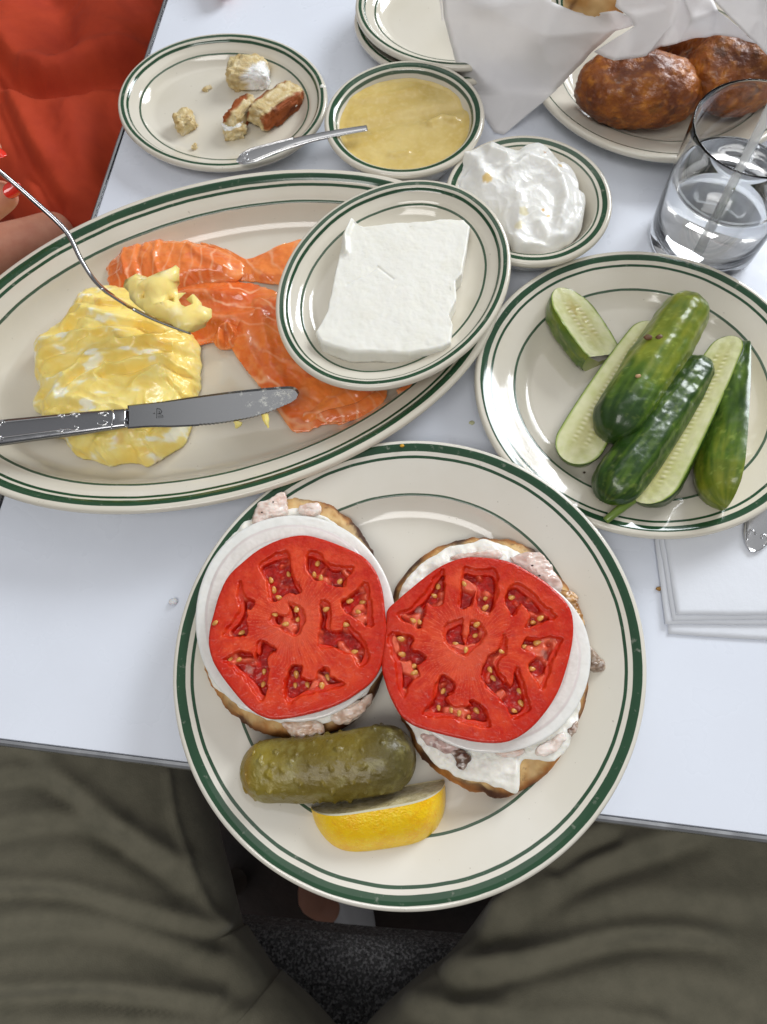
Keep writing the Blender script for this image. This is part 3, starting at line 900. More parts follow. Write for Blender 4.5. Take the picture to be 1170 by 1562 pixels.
def lumpy_rod(pts, rad, nt, npts, wart, seed, flat=1.0):
    """A rod with rounded ends through 3D points, with lumps along its skin."""
    path = spline(pts, 200)
    seg = np.r_[0, np.cumsum(np.linalg.norm(np.diff(path, axis=0), axis=1))]; Lh = seg[-1]
    u = .5 - .5 * np.cos(np.linspace(0, math.pi, npts))
    u = .25 * np.linspace(0, 1, npts) + .75 * u
    C = np.stack([np.interp(u * Lh, seg, path[:, k]) for k in range(3)], -1)
    r = np.interp(u, np.linspace(0, 1, len(rad)), rad)
    r0 = rad[0]; r1 = rad[-1]
    x0 = u * Lh; x1 = (1 - u) * Lh
    cap = np.minimum(np.sqrt(np.clip(1 - (1 - np.clip(x0 / (r0 * 1.05), 0, 1)) ** 2.2, 0, 1)), np.sqrt(np.clip(1 - (1 - np.clip(x1 / (r1 * 1.05), 0, 1)) ** 2.2, 0, 1)))
    r = r * np.maximum(cap, .004)
    T = frames(C); U = np.cross(T, [0, 0, 1.]); U /= np.linalg.norm(U, axis=1)[:, None]; Wd = np.cross(U, T)
    th = np.linspace(0, 2 * math.pi, nt, endpoint=False)
    dirs = U[:, None] * np.cos(th)[None, :, None] + Wd[:, None] * (np.sin(th) * flat)[None, :, None]
    V = (C[:, None] + r[:, None, None] * dirs).reshape(-1, 3)
    D = dirs.reshape(-1, 3)
    UU = np.repeat(u, nt); TT = np.tile(th, npts)
    V = V + D * (wart(V, UU, TT) * np.repeat(np.clip(cap, 0, 1), nt))[:, None]
    return V, np.ascontiguousarray(grid_faces(npts, nt)[:, ::-1]), UU, TT


pz = FLOOR_FRONT + .0165
axis = [pt8((272, 238), pz), pt8((400, 240), pz), pt8((600, 232), pz + .0005), pt8((800, 200), pz + .001), pt8((952, 178), pz + .001)]
def wart_p(V, U, T):
    n = pn(V * 260); return .0016 * sstep(.18, .5, n) + .0006 * fbm(V, 110, 2) + .0003 * np.cos(T * 7)
V, F, U, T = lumpy_rod(axis, [.0150, .0160, .0166, .0172, .0176], 120, 220, wart_p, 1)
n = fbm(V, 45, 4); n2 = fbm(V, 160, 3, seed=3)
c = lerp(lin(140, 124, 44), lin(108, 92, 28), np.clip(sstep(.05, .45, U) + n * .8, 0, 1))
c = lerp(c, lin(84, 76, 36), np.clip(sstep(.62, .95, U) + n * .3, 0, 1))
c = lerp(c, lin(150, 142, 84), np.clip(n2 * 1.0 - .05, 0, .45))
c = lerp(c, lin(168, 116, 48), np.exp(-((U - .06) / .03) ** 2) * .35)
tag(put('dill_pickle', mesh(V, F, True, {'col': c}), pickle_m), 'whole olive green dill pickle lying above the lemon wedge', 'pickle')

rind_m = M('lemon_rind', lin(250, 204, 10), .34, sss=.2, sssr=(1, .7, .1), sscale=.003, coat=.25, spots=[(lin(240, 170, 4), 130, .45, .7, 3, .6), (lin(254, 224, 60), 420, .55, .7, 2, .6)],
           bumps=[(820, .5, .0009, 1.0), (300, .25, .0012)])
pulp_m = M('lemon_pulp', (.80, .70, .42), .25, coat=.3, spots=[((.66, .55, .28), 240, .45, .6)], bumps=[(300, .6, .002)])
pith_m = M('lemon_pith', (.86, .82, .62), .55, bumps=[(900, .2, .0004)])
la, lb = pt8((552, 400), FLOOR_FRONT + .029)[:2], pt8((1045, 318), FLOOR_FRONT + .029)[:2]
lmid = (la + lb) / 2; ldir = lb - la; Ll = np.linalg.norm(ldir) / 2 * 1.13; ldir /= np.linalg.norm(ldir)
back = np.array([-ldir[1], ldir[0]])
LR = .0300; ridge = math.radians(72)
lc = lmid + back * (LR * math.cos(ridge) - .0045)               # the wedge's inner edge, on the plate
lem = thing('lemon_wedge', (*lc, FLOOR_FRONT), 'yellow lemon wedge with its rind towards the near rim, below the pickle', 'lemon')
NL, NA = 60, 30
def lemon_pt(t, k, ph):
    """t along -1..1, k radial 0..1, ph angle from the plate up."""
    prof = (1 - abs(t) ** 4.0) ** .55
    prof = prof + .06 * math.exp(-((abs(t) - 1) / .1) ** 2)
    r = LR * prof * k
    y = -r * math.cos(ph); z = r * math.sin(ph)
    p = lc + ldir * (t * Ll) + back * y
    return (p[0], p[1], FLOOR_FRONT + .0006 + z)
ts = np.sin(np.linspace(-math.pi / 2, math.pi / 2, NL))
V = [lemon_pt(t, 1, ridge * q / (NA - 1)) for t in ts for q in range(NA)]
put('rind', mesh(V, np.ascontiguousarray(grid_faces(NL, NA, False))), rind_m, lem)
for nm, ph in (('top', ridge), ('bottom', 0.0)):
    Vp, Vq = [], []
    for t in ts:
        for k in np.linspace(0, .90, 14): Vp.append(lemon_pt(t, k, ph))
        for k in (.90, .93, .97, 1.0): Vq.append(lemon_pt(t, k, ph))
    Vp = np.array(Vp)
    if nm == 'top':
        Vp += np.r_[back * .7, .3] * (.0012 * fbm(Vp, 220, 3))[:, None] - np.r_[back, 0] * .0008
    put('pulp', mesh(Vp, np.ascontiguousarray(grid_faces(NL, 14, False))), pulp_m, lem)
    put('pith', mesh(np.array(Vq), np.ascontiguousarray(grid_faces(NL, 4, False))), pith_m, lem)
# ================================================================== eggs, salmon, cream cheese, sauces
Z3 = ((0, 330), 2.4375)
Z4 = ((400, 250), 2.925)
Z2 = ((480, 0), 1.6957)
Z2B = ((660, 190), 3.9)
egg_m = M('scrambled_egg', attr='col', rough=.33, sss=.35, sssr=(1, .7, .2), sscale=.004, coat=.15, bumps=[(180, .12, .0012), (800, .08, .0004)])


def egg_color(V, seed):
    n = fbm(V * [1, 1.6, 1], 55, 3, seed=seed); n2 = fbm(V, 200, 3, seed=seed + 2); n3 = fbm(V * [1, 2.2, 1], 55, 3, seed=seed + 9)
    c = lerp(lin(250, 228, 138), lin(244, 212, 104), np.clip(.4 + n * 1.1, 0, 1))
    c = lerp(c, lin(252, 238, 176), np.clip(n3 * 1.5, 0, .75))
    c = lerp(c, lin(250, 246, 226), sstep(.22, .42, n3) * .9)
    return lerp(c, lin(222, 160, 50), sstep(.32, .55, fbm(V, 60, 3, seed=seed + 5)) * .35)


EZ = FLOOR_PL + .0004
EG = [(140, 470), (230, 410), (255, 385), (290, 320), (340, 275), (420, 265), (480, 275), (560, 300), (640, 330), (700, 420), (735, 470), (742, 560), (735, 640), (705, 780), (680, 840), (620, 880), (570, 912),
      (535, 922), (510, 908), (440, 915), (400, 924), (370, 908), (300, 890), (255, 862), (235, 825), (180, 800), (150, 730), (120, 710), (150, 650), (133, 600), (133, 530)]


EF = []
for p_, A_, w_ in [([(250, 400), (330, 372), (420, 405), (520, 395), (600, 420)], .0030, .0040), ([(390, 600), (470, 560), (590, 540), (710, 565)], .0034, .0036), ([(230, 650), (330, 575), (430, 545), (520, 500)], .0030, .0040), ([(160, 520), (250, 500), (330, 450)], .0026, .0040),
                   ([(620, 600), (665, 655), (725, 640)], .0030, .0025), ([(300, 300), (380, 330), (450, 330)], .0024, .0045), ([(360, 840), (385, 880), (400, 915)], .0028, .0025), ([(520, 800), (560, 850), (545, 905)], .0028, .0028), ([(170, 690), (250, 690), (330, 720)], .0024, .0035), ([(560, 470), (640, 490), (715, 470)], .0024, .0040)]:
    q_ = trace(p_, EZ + .02, *Z3)
    EF.append((q_, A_, w_)); EF.append((q_ + np.array([.0012, -w_ * 1.05]), -A_ * 1.1, w_ * .55))


def efold(x, y):
    z = 0 * x
    for q_, A_, w_ in EF: z = z + A_ * np.exp(-(poly_dist(x, y, q_, False) / w_) ** 2)
    return z


def egg_top(x, y, sr):
    P = xy3(x, y)
    wx = fbm(P, 34, 2, seed=1); wy = fbm(P, 34, 2, seed=2)
    Q = P + np.c_[wx, wy, wx * 0] * .012
    r1 = 1 - np.abs(fbm(Q * [1, 1.4, 1], 30, 2, gain=.4, seed=3)) * 2.4
    r2 = 1 - np.abs(fbm(Q, 115, 3, seed=4)) * 2.2
    base = .0235 * (1 - sr ** 3.0) ** .55
    edge = 1 - sr ** 6
    return EZ + .0035 + base + edge * (.0070 * (r1 - .4) + .0014 * (r2 - .4) * sstep(.55, 1.0, sr + .6 * wx) + .0002 * fbm(P, 300, 2)) + efold(x, y)


ol = trace(EG, EZ + .006, *Z3)
c_, t_, R_ = polar(spline(ol, 300, True), 420)
R_ = R_ * (1 + .022 * fbm(np.c_[np.cos(t_), np.sin(t_), t_ * 0], 9, 3))
ol = np.c_[c_[0] + R_ * np.cos(t_), c_[1] + R_ * np.sin(t_)]
V, F, x, y, S, W = disc(ol, EZ, egg_top, 520, 190, .05, .5, .93, smooth=False, bulge=.01)
V[:, :2] += (.0012 * fbm(V, 150, 3, seed=8) * (S > .8))[:, None]
tag(put('scrambled_eggs', mesh(V, F, True, {'col': egg_color(V, 1)}), egg_m), 'mound of soft yellow scrambled eggs on the oval platter', 'eggs')

salmon_m = M('smoked_salmon', attr='col', rough=.24, sss=.3, sssr=(1, .45, .2), sscale=.003, coat=.35, bumps=[(160, .15, .0010), (700, .12, .0004)])


def salmon(outline, o, s, zb, th, label, seed, fat=90, fdir=0.3, folds=(), tone=0.0, arch=.002, wave=.0016, rise=None):
    ol = trace(outline, zb + th, o, s)
    c_, t_, R_ = polar(spline(ol, 300, True), 360)
    R_ = R_ * (1 + .05 * fbm(np.c_[np.cos(t_), np.sin(t_), t_ * 0], 9, 5, gain=.6, seed=seed))
    ol = np.c_[c_[0] + R_ * np.cos(t_), c_[1] + R_ * np.sin(t_)]
    FD = [(trace(f[0], zb + th, o, s), f[1], f[2]) for f in folds]
    def base(x, y):
        z = zb + 0 * x
        if rise is not None:
            p, q, dz = rise
            P, Q = trace([p, q], zb, o, s)
            d = Q - P; z = z + dz * sstep(0, 1, ((x - P[0]) * d[0] + (y - P[1]) * d[1]) / (d @ d))
        return z
    def top(x, y, sr):
        P = xy3(x, y)
        z = base(x, y) + th * (1 - .55 * sstep(.6, 1, sr)) + arch * (1 - sr ** 2) + wave * 1.5 * fbm(P, 48, 3, seed=seed) * (1 - .6 * sr) + .0005 * fbm(P, 190, 2, seed=seed)
        for pl, A, w in FD:
            z = z + A * np.exp(-(poly_dist(x, y, pl, False) / w) ** 2)
        return z
    V, F, x, y, S, W = disc(ol, base, top, 360, 90, .05, .45, .97, smooth=False)
    ca, sa = math.cos(fdir), math.sin(fdir)
    P = V
    n = fbm(P, 30, 3, seed=seed); n2 = fbm(P, 120, 3, seed=seed + 1)
    q = (P[:, 0] * ca + P[:, 1] * sa) * fat + .9 * n + .35 * fbm(P, 60, 2, seed=seed + 7)
    line = np.abs((q % 1) - .5) * 2
    c = lerp(lin(238, 138, 66), lin(222, 104, 42), np.clip(.45 + tone + n * 1.1 + n2 * .4, 0, 1))
    c = lerp(c, lin(244, 164, 104), np.clip(n2 * .8, 0, .45))
    c = lerp(c, lin(246, 190, 150), sstep(.72, .99, line) * (.30 + .45 * sstep(-.1, .4, n)))
    c = lerp(c, lin(244, 168, 112), sstep(.80, 1, S) * np.clip(.35 + n2, 0, .7))
    c = lerp(c, lin(206, 90, 60), sstep(.25, .5, fbm(P, 90, 3, seed=seed + 15)) * .4)
    return tag(put('smoked_salmon_slice', mesh(V, F, True, {'col': c}), salmon_m), label, 'salmon', 'smoked salmon slices on the oval platter')


SZ = FLOOR_PL + .0003
salmon([(600, 95), (720, 85), (830, 110), (900, 150), (1000, 130), (1090, 95), (1200, 110), (1220, 200), (1100, 260), (950, 240), (800, 220), (650, 200)], *Z3, SZ, .003, 'flat pale salmon slice reaching under the cream cheese plate', 1, 70, .2, rise=((900, 150), (1220, 150), .006), tone=-.25)
salmon([(430, 262), (560, 230), (700, 210), (850, 225), (1000, 260), (1060, 330), (1080, 470), (1000, 460), (880, 440), (780, 460), (700, 470), (600, 430), (480, 340)], *Z3, SZ + .001, .0045, 'middle salmon slice with folds, behind the fork tip', 2, 60, 1.2,
       folds=[([(640, 300), (780, 290), (900, 300)], .0028, .004), ([(700, 380), (830, 390), (950, 360)], .0024, .004)], tone=.25)
salmon([(800, 430), (850, 395), (880, 330), (960, 290), (1050, 300), (1080, 430), (1130, 540), (1230, 600), (1300, 700), (1170, 780), (1100, 796), (1050, 745), (990, 660), (930, 585), (880, 520), (845, 470), (818, 460)], *Z3, SZ + .0025, .004,
       'salmon slice hanging down beside the cream cheese plate, past the knife tip', 3, 75, .9, folds=[([(960, 320), (985, 430), (1010, 560), (1060, 640)], .003, .0045), ([(900, 400), (930, 500), (990, 600)], .0022, .0035)], tone=.2)
salmon([(388, 160), (405, 120), (440, 90), (510, 68), (600, 66), (700, 78), (790, 100), (860, 130), (905, 165), (880, 215), (760, 235), (680, 262), (560, 275), (470, 270), (402, 245), (388, 205)], *Z3, SZ + .0012, .0085,
       'rolled salmon slice with white fat lines at the top left of the pile', 4, 120, -.1, arch=.004, wave=.0025, folds=[([(470, 75), (455, 160), (480, 265)], .0016, .002), ([(530, 70), (515, 160), (540, 270)], -.0016, .002), ([(590, 70), (580, 160), (600, 265)], .0016, .0022), ([(690, 85), (740, 150), (830, 190)], .002, .003)])
salmon([(60, 1060), (90, 1120), (150, 1190), (230, 1165), (300, 1152), (380, 1158), (450, 1142), (520, 1100), (556, 1012), (520, 960), (400, 930), (260, 880), (160, 880), (90, 960)], *Z4, SZ + .0010, .0035,
       'broad salmon slice below the cream cheese plate, near the platter rim', 5, 80, .75, folds=[([(230, 1130), (330, 1060), (470, 1010)], .0018, .0035)], tone=-.05)
salmon([(230, 1118), (300, 1090), (420, 1060), (520, 1000), (556, 1010), (540, 1060), (480, 1110), (400, 1140), (330, 1150), (270, 1148)], *Z4, SZ + .0050, .002, 'small salmon fold lying on the broad slice, grey flecked edge', 6, 110, .6, tone=.15)
salmon([(600, 1000), (660, 975), (740, 955), (735, 985), (690, 1015), (640, 1042), (615, 1025)], *Z4, SZ + .0085, .003, 'little salmon tip sticking out on the platter rim', 7, 100, .4)
salmon([(790, 440), (812, 402), (845, 388), (878, 402), (890, 440), (872, 472), (835, 482), (800, 474)], *Z3, SZ + .0025, .0055, 'curled salmon edge in the middle of the pile', 8, 100, .2, wave=.0008, folds=[([(815, 470), (818, 425), (850, 405), (872, 440)], .003, .0018), ([(838, 470), (840, 440)], -.003, .0018)])

# cream cheese slab on its plate
CCF = CC_Z + .0066
slab_m = M('cream_cheese_block', (.84, .83, .765), .42, sss=.3, sssr=(1, .9, .65), sscale=.003, spots=[((.80, .78, .68), 60, .5, .8, 3, .5)], bumps=[(90, .04, .0012), (600, .035, .0004)])
CS = [(385, 300), (402, 258), (425, 290), (450, 298), (600, 280), (720, 275), (800, 265), (900, 265), (925, 300), (912, 390), (890, 510), (862, 540), (866, 620), (832, 690), (850, 735), (842, 815), (800, 838), (660, 862),
      (500, 855), (390, 855), (265, 812), (240, 770), (290, 680), (320, 540), (350, 400), (358, 340)]
ol = trace(CS, CCF + .008, *Z4)
NK = trace([(375, 400), (372, 330), (398, 265)], CCF + .011, *Z4)
NK2 = trace([(345, 770), (470, 740), (520, 710), (580, 770)], CCF + .011, *Z4)
CK = trace([(380, 545), (470, 500), (515, 465), (585, 520)], CCF + .011, *Z4)
def slab_top(x, y, sr):
    P = xy3(x, y)
    z = CCF + .0125 + .0006 * fbm(P, 40, 3, seed=4) + .00025 * fbm(P, 260, 3, seed=5) + .0009 * fbm(P, 90, 2, seed=6) * sstep(.75, 1, sr)
    z = z + .003 * np.exp(-(poly_dist(x, y, NK, False) / .0018) ** 2) - .0012 * np.exp(-(poly_dist(x + .0035, y, NK, False) / .0012) ** 2)
    z = z - .0005 * np.exp(-(poly_dist(x, y, CK, False) / .0008) ** 2)
    return z
V, F, x, y, S, W = disc(ol, CCF, slab_top, 480, 120, .03, .18, 1.0, smooth=False)
V[:, :2] += (.0006 * fbm(V, 120, 3, seed=7) * (S > .9))[:, None]
tag(put('cream_cheese_block', mesh(V, F), slab_m), 'thick square slab of cream cheese on the small perched plate', 'cream cheese')

# applesauce
sauce_m = M('applesauce', attr='col', rough=.22, sss=.35, sssr=(1, .8, .3), sscale=.004, coat=.35, bumps=[(140, .12, .0012), (700, .08, .0003)])
AZ = .0265
t = np.linspace(0, 2 * math.pi, 48, endpoint=False)
ol = np.c_[AP_C[0] + .0492 * np.cos(t), AP_C[1] + .0480 * np.sin(t)]
RID = [(trace(p, AZ, *Z2), A, w) for p, A, w in [([(90, 260), (170, 250), (260, 235)], .0012, .005), ([(140, 330), (230, 305), (330, 290), (400, 270)], -.0022, .006), ([(300, 320), (330, 300), (360, 310)], .0026, .004), ([(200, 400), (240, 395)], .0012, .003)]]
def sauce_top(x, y, sr):
    P = xy3(x, y)
    z = AZ + .0010 * fbm(P, 40, 2) + .0002 * fbm(P, 200, 2) + .0009 * sstep(.9, 1, sr)
    for p, A, w in RID: z = z + A * np.exp(-(poly_dist(x, y, p, False) / w) ** 2)
    return z
V, F, x, y, S, W = disc(ol, AZ - .012, sauce_top, 260, 110, .02, .1, .86)
n = fbm(V, 60, 3); n2 = fbm(V, 260, 3)
c = lerp(lin(218, 194, 124), lin(204, 176, 98), np.clip(.45 + n, 0, 1)); c = lerp(c, lin(226, 206, 146), np.clip(n2 * .7, 0, .5))
tag(put('applesauce', mesh(V, F, True, {'col': c}), sauce_m), 'smooth golden applesauce filling the small bowl', 'applesauce')
# dribble on the bowl's rim
def strand(name, pts, r, mat, label, cat, parent=None, n=40):
    p = spline(pts, n); V, F = sweep(p, r, r, (0, 0, 1), 10)
    o = put(name, mesh(V, F), mat, parent)
    return tag(o, label, cat) if label else o
# sour cream
sour_m = M('sour_cream', attr='col', rough=.3, sss=.35, sssr=(1, .92, .75), sscale=.003, coat=.15, bumps=[(140, .15, .0012), (700, .08, .0003)])
SC = [(135, 360), (145, 300), (165, 230), (150, 190), (200, 150), (270, 135), (330, 165), (335, 98), (385, 120), (440, 140), (500, 150), (560, 125), (640, 122), (710, 165), (760, 230), (820, 250), (870, 340),
      (880, 400), (915, 440), (905, 520), (890, 600), (840, 670), (790, 700), (700, 745), (600, 752), (500, 750), (460, 690), (400, 600), (300, 520), (180, 440)]
SCZ = .011
ol = trace(SC, .0275, *Z2B)
SWL = [(trace(p, .034, *Z2B), A, w) for p, A, w in [
    ([(460, 300), (560, 240), (680, 260), (770, 340), (800, 460), (760, 560)], .0042, .0042), ([(540, 400), (640, 360), (720, 430), (720, 540)], -.0026, .0035), ([(330, 110), (350, 190), (430, 230)], .0055, .0036),
    ([(200, 170), (260, 220), (300, 330)], .003, .005), ([(450, 640), (560, 700), (640, 690), (700, 720)], .003, .0035), ([(640, 590), (690, 660), (780, 640), (850, 560)], .0026, .003), ([(870, 380), (890, 480), (850, 600)], .002, .003)]]
def sour_top(x, y, sr):
    P = xy3(x, y)
    wx = fbm(P, 40, 2, seed=11)
    Q = P + np.c_[wx, -wx, wx * 0] * .010
    z = .0275 + .0105 * (1 - sr ** 2.4) + .0030 * fbm(Q, 48, 2, seed=12) + .0009 * (1 - 2 * np.abs(fbm(Q, 95, 2, seed=13))) + .0002 * fbm(P, 320, 2)
    for p, A, w in SWL: z = z + A * np.exp(-(poly_dist(x, y, p, False) / w) ** 2)
    return z
V, F, x, y, S, W = disc(ol, SCZ, sour_top, 420, 140, .05, .4, .72)
STN = trace([(320, 340), (655, 515), (690, 540), (670, 155), (760, 240), (640, 205), (540, 520), (520, 590)], .035, *Z2B)
d = np.array([np.hypot(x - q[0], y - q[1]) for q in STN]) + .0016 * fbm(V, 300, 3)
c = lerp((.87, .865, .83), (.83, .82, .74), np.clip(fbm(V, 60, 3), 0, 1))
for k, (cc_, rr, aa) in enumerate([(lin(228, 196, 120), .0042, .9), (lin(214, 168, 86), .0018, .9), (lin(214, 168, 86), .0020, .9), (lin(198, 140, 80), .0016, .8), (lin(226, 190, 110), .0020, .8), (lin(240, 214, 160), .003, .8), (lin(236, 224, 170), .004, .6), (lin(238, 226, 176), .004, .6)]):
    c = lerp(c, cc_, sstep(rr, rr * .5, d[k]) * aa)
tag(put('sour_cream', mesh(V, F, True, {'col': c}), sour_m), 'swirled white sour cream with applesauce spots in the small bowl', 'sour cream')

# ================================================================== bread scraps on the small plate
Z1 = ((0, 0), 2.34)
bread_m = M('bread_crumb', attr='col', rough=.7, sss=.2, sssr=(1, .7, .4), sscale=.002, bumps=[(420, .8, .0015), (1100, .4, .0006)])


def scrap(px, zc, size, rot, seed, crust, label, name='bread_scrap', white=None):
    p = at(Z1[0][0] + px[0] / Z1[1], Z1[0][1] + px[1] / Z1[1], zc)
    v, f = ico(5)
    sg = np.sign(v) * np.abs(v) ** .5
    v = sg * size
    nn = v / np.linalg.norm(v, axis=1)[:, None]
    P = v + seed
    v = v + nn * (.0034 * fbm(P, 110, 3) + .0022 * fbm(P, 330, 3))[:, None]
    n = fbm(P, 170, 3, seed=2)
    c = lerp(lin(216, 196, 146), lin(180, 150, 94), np.clip(.4 + n * 1.4, 0, 1))
    c = lerp(c, lin(240, 230, 200), np.clip(fbm(P, 300, 2, seed=4) * 1.4, 0, .7))
    q = (sg * np.array(crust)).sum(1)
    c = lerp(c, lin(150, 74, 22), sstep(.55, .8, np.abs(q) + .3 * n) * (np.linalg.norm(crust) > 0))
    c = lerp(c, lin(82, 34, 12), sstep(.55, .8, np.abs(q) + .3 * n) * np.clip(fbm(P, 90, 2, seed=6) * 2, 0, .8) * (np.linalg.norm(crust) > 0))
    if white is not None:
        c = lerp(c, (.9, .9, .88), sstep(.45, .6, (sg * np.array(white)).sum(1) + .4 * n))
    v = v @ np.array(Euler(rot).to_matrix()).T + p
    return tag(put(name, mesh(v, f, True, {'col': c}), bread_m), label, 'bread', 'bread scraps on the small oval plate')


BF = .0065
scrap((885, 262), BF + .007, (.0165, .0125, .009), (0, 0, -.15), .3, (0, 0, 0), 'crustless pale bread lump at the back of the small oval plate', white=(.75, -.5, .1))
scrap((985, 378), BF + .007, (.0235, .0115, .008), (0, .1, .75), 1.3, (0, 1.0, 0), 'crusty bread strip with brown edges on the small oval plate')
scrap((858, 408), BF + .006, (.0165, .0065, .008), (0, 0, .95), 2.3, (0, .6, .75), 'brown bread crust end beside the crusty strip')
scrap((838, 465), BF + .004, (.0085, .006, .005), (0, 0, .2), 2.9, (0, 0, 0), 'small pale crumb lump at the foot of the brown crust end', white=(-.2, .3, .7))
scrap((660, 432), BF + .0045, (.0075, .0085, .0055), (0, 0, .3), 3.3, (0, 0, 0), 'lone yellowish bread crumb on the left of the small oval plate')
scrap((692, 524), BF + .002, (.0026, .0018, .0015), (0, 0, .3), 4.3, (0, 0, 0), 'tiny tan crumb near the near rim of the small oval plate')
scrap((740, 318), BF + .0008, (.0035, .0018, .0008), (0, 0, .6), 5.3, (0, 0, 0), 'flat buttery smear crumb in the middle of the small oval plate')
# ================================================================== half-sour cucumbers
Z5 = ((720, 370), 2.48)
skin_m = M('cucumber_skin', attr='col', rough=.28, spec=.5, sss=.15, sssr=(.5, 1, .2), sscale=.003, coat=.2, bumps=[(130, .2, .0014), (420, .2, .0006)])
flesh_m = M('cucumber_flesh', attr='col', rough=.2, sss=.4, sssr=(.9, 1, .5), sscale=.004, coat=.4, bumps=[(600, .15, .0005)])


def skin_col(V, U, T, tone, seed):
    """tone 0 dark bottle green .. 1 yellow-green; lengthwise pale streaks."""
    st = fbm(np.c_[np.cos(T) * 2.4, np.sin(T) * 2.4, U * 2.0], 2.6, 3, seed=seed); n = fbm(V, 70, 4, seed=seed); n2 = fbm(V, 260, 3, seed=seed + 1)
    t = tone(U) if callable(tone) else np.full(U.shape, tone)
    k = np.clip(t + .45 * st + .35 * n, 0, 1)
    c = lerp(lin(38, 66, 20), lin(82, 110, 30), np.clip(k * 2, 0, 1)); c = lerp(c, lin(138, 146, 44), np.clip(k * 2 - 1, 0, 1))
    c = lerp(c, lin(160, 176, 82), sstep(.30, .55, n2 + .5 * n) * .55 * np.clip(t + .25, 0, 1))
    return c


def p5(q, z):
    return at(Z5[0][0] + q[0] / Z5[1], Z5[0][1] + q[1] / Z5[1], z)


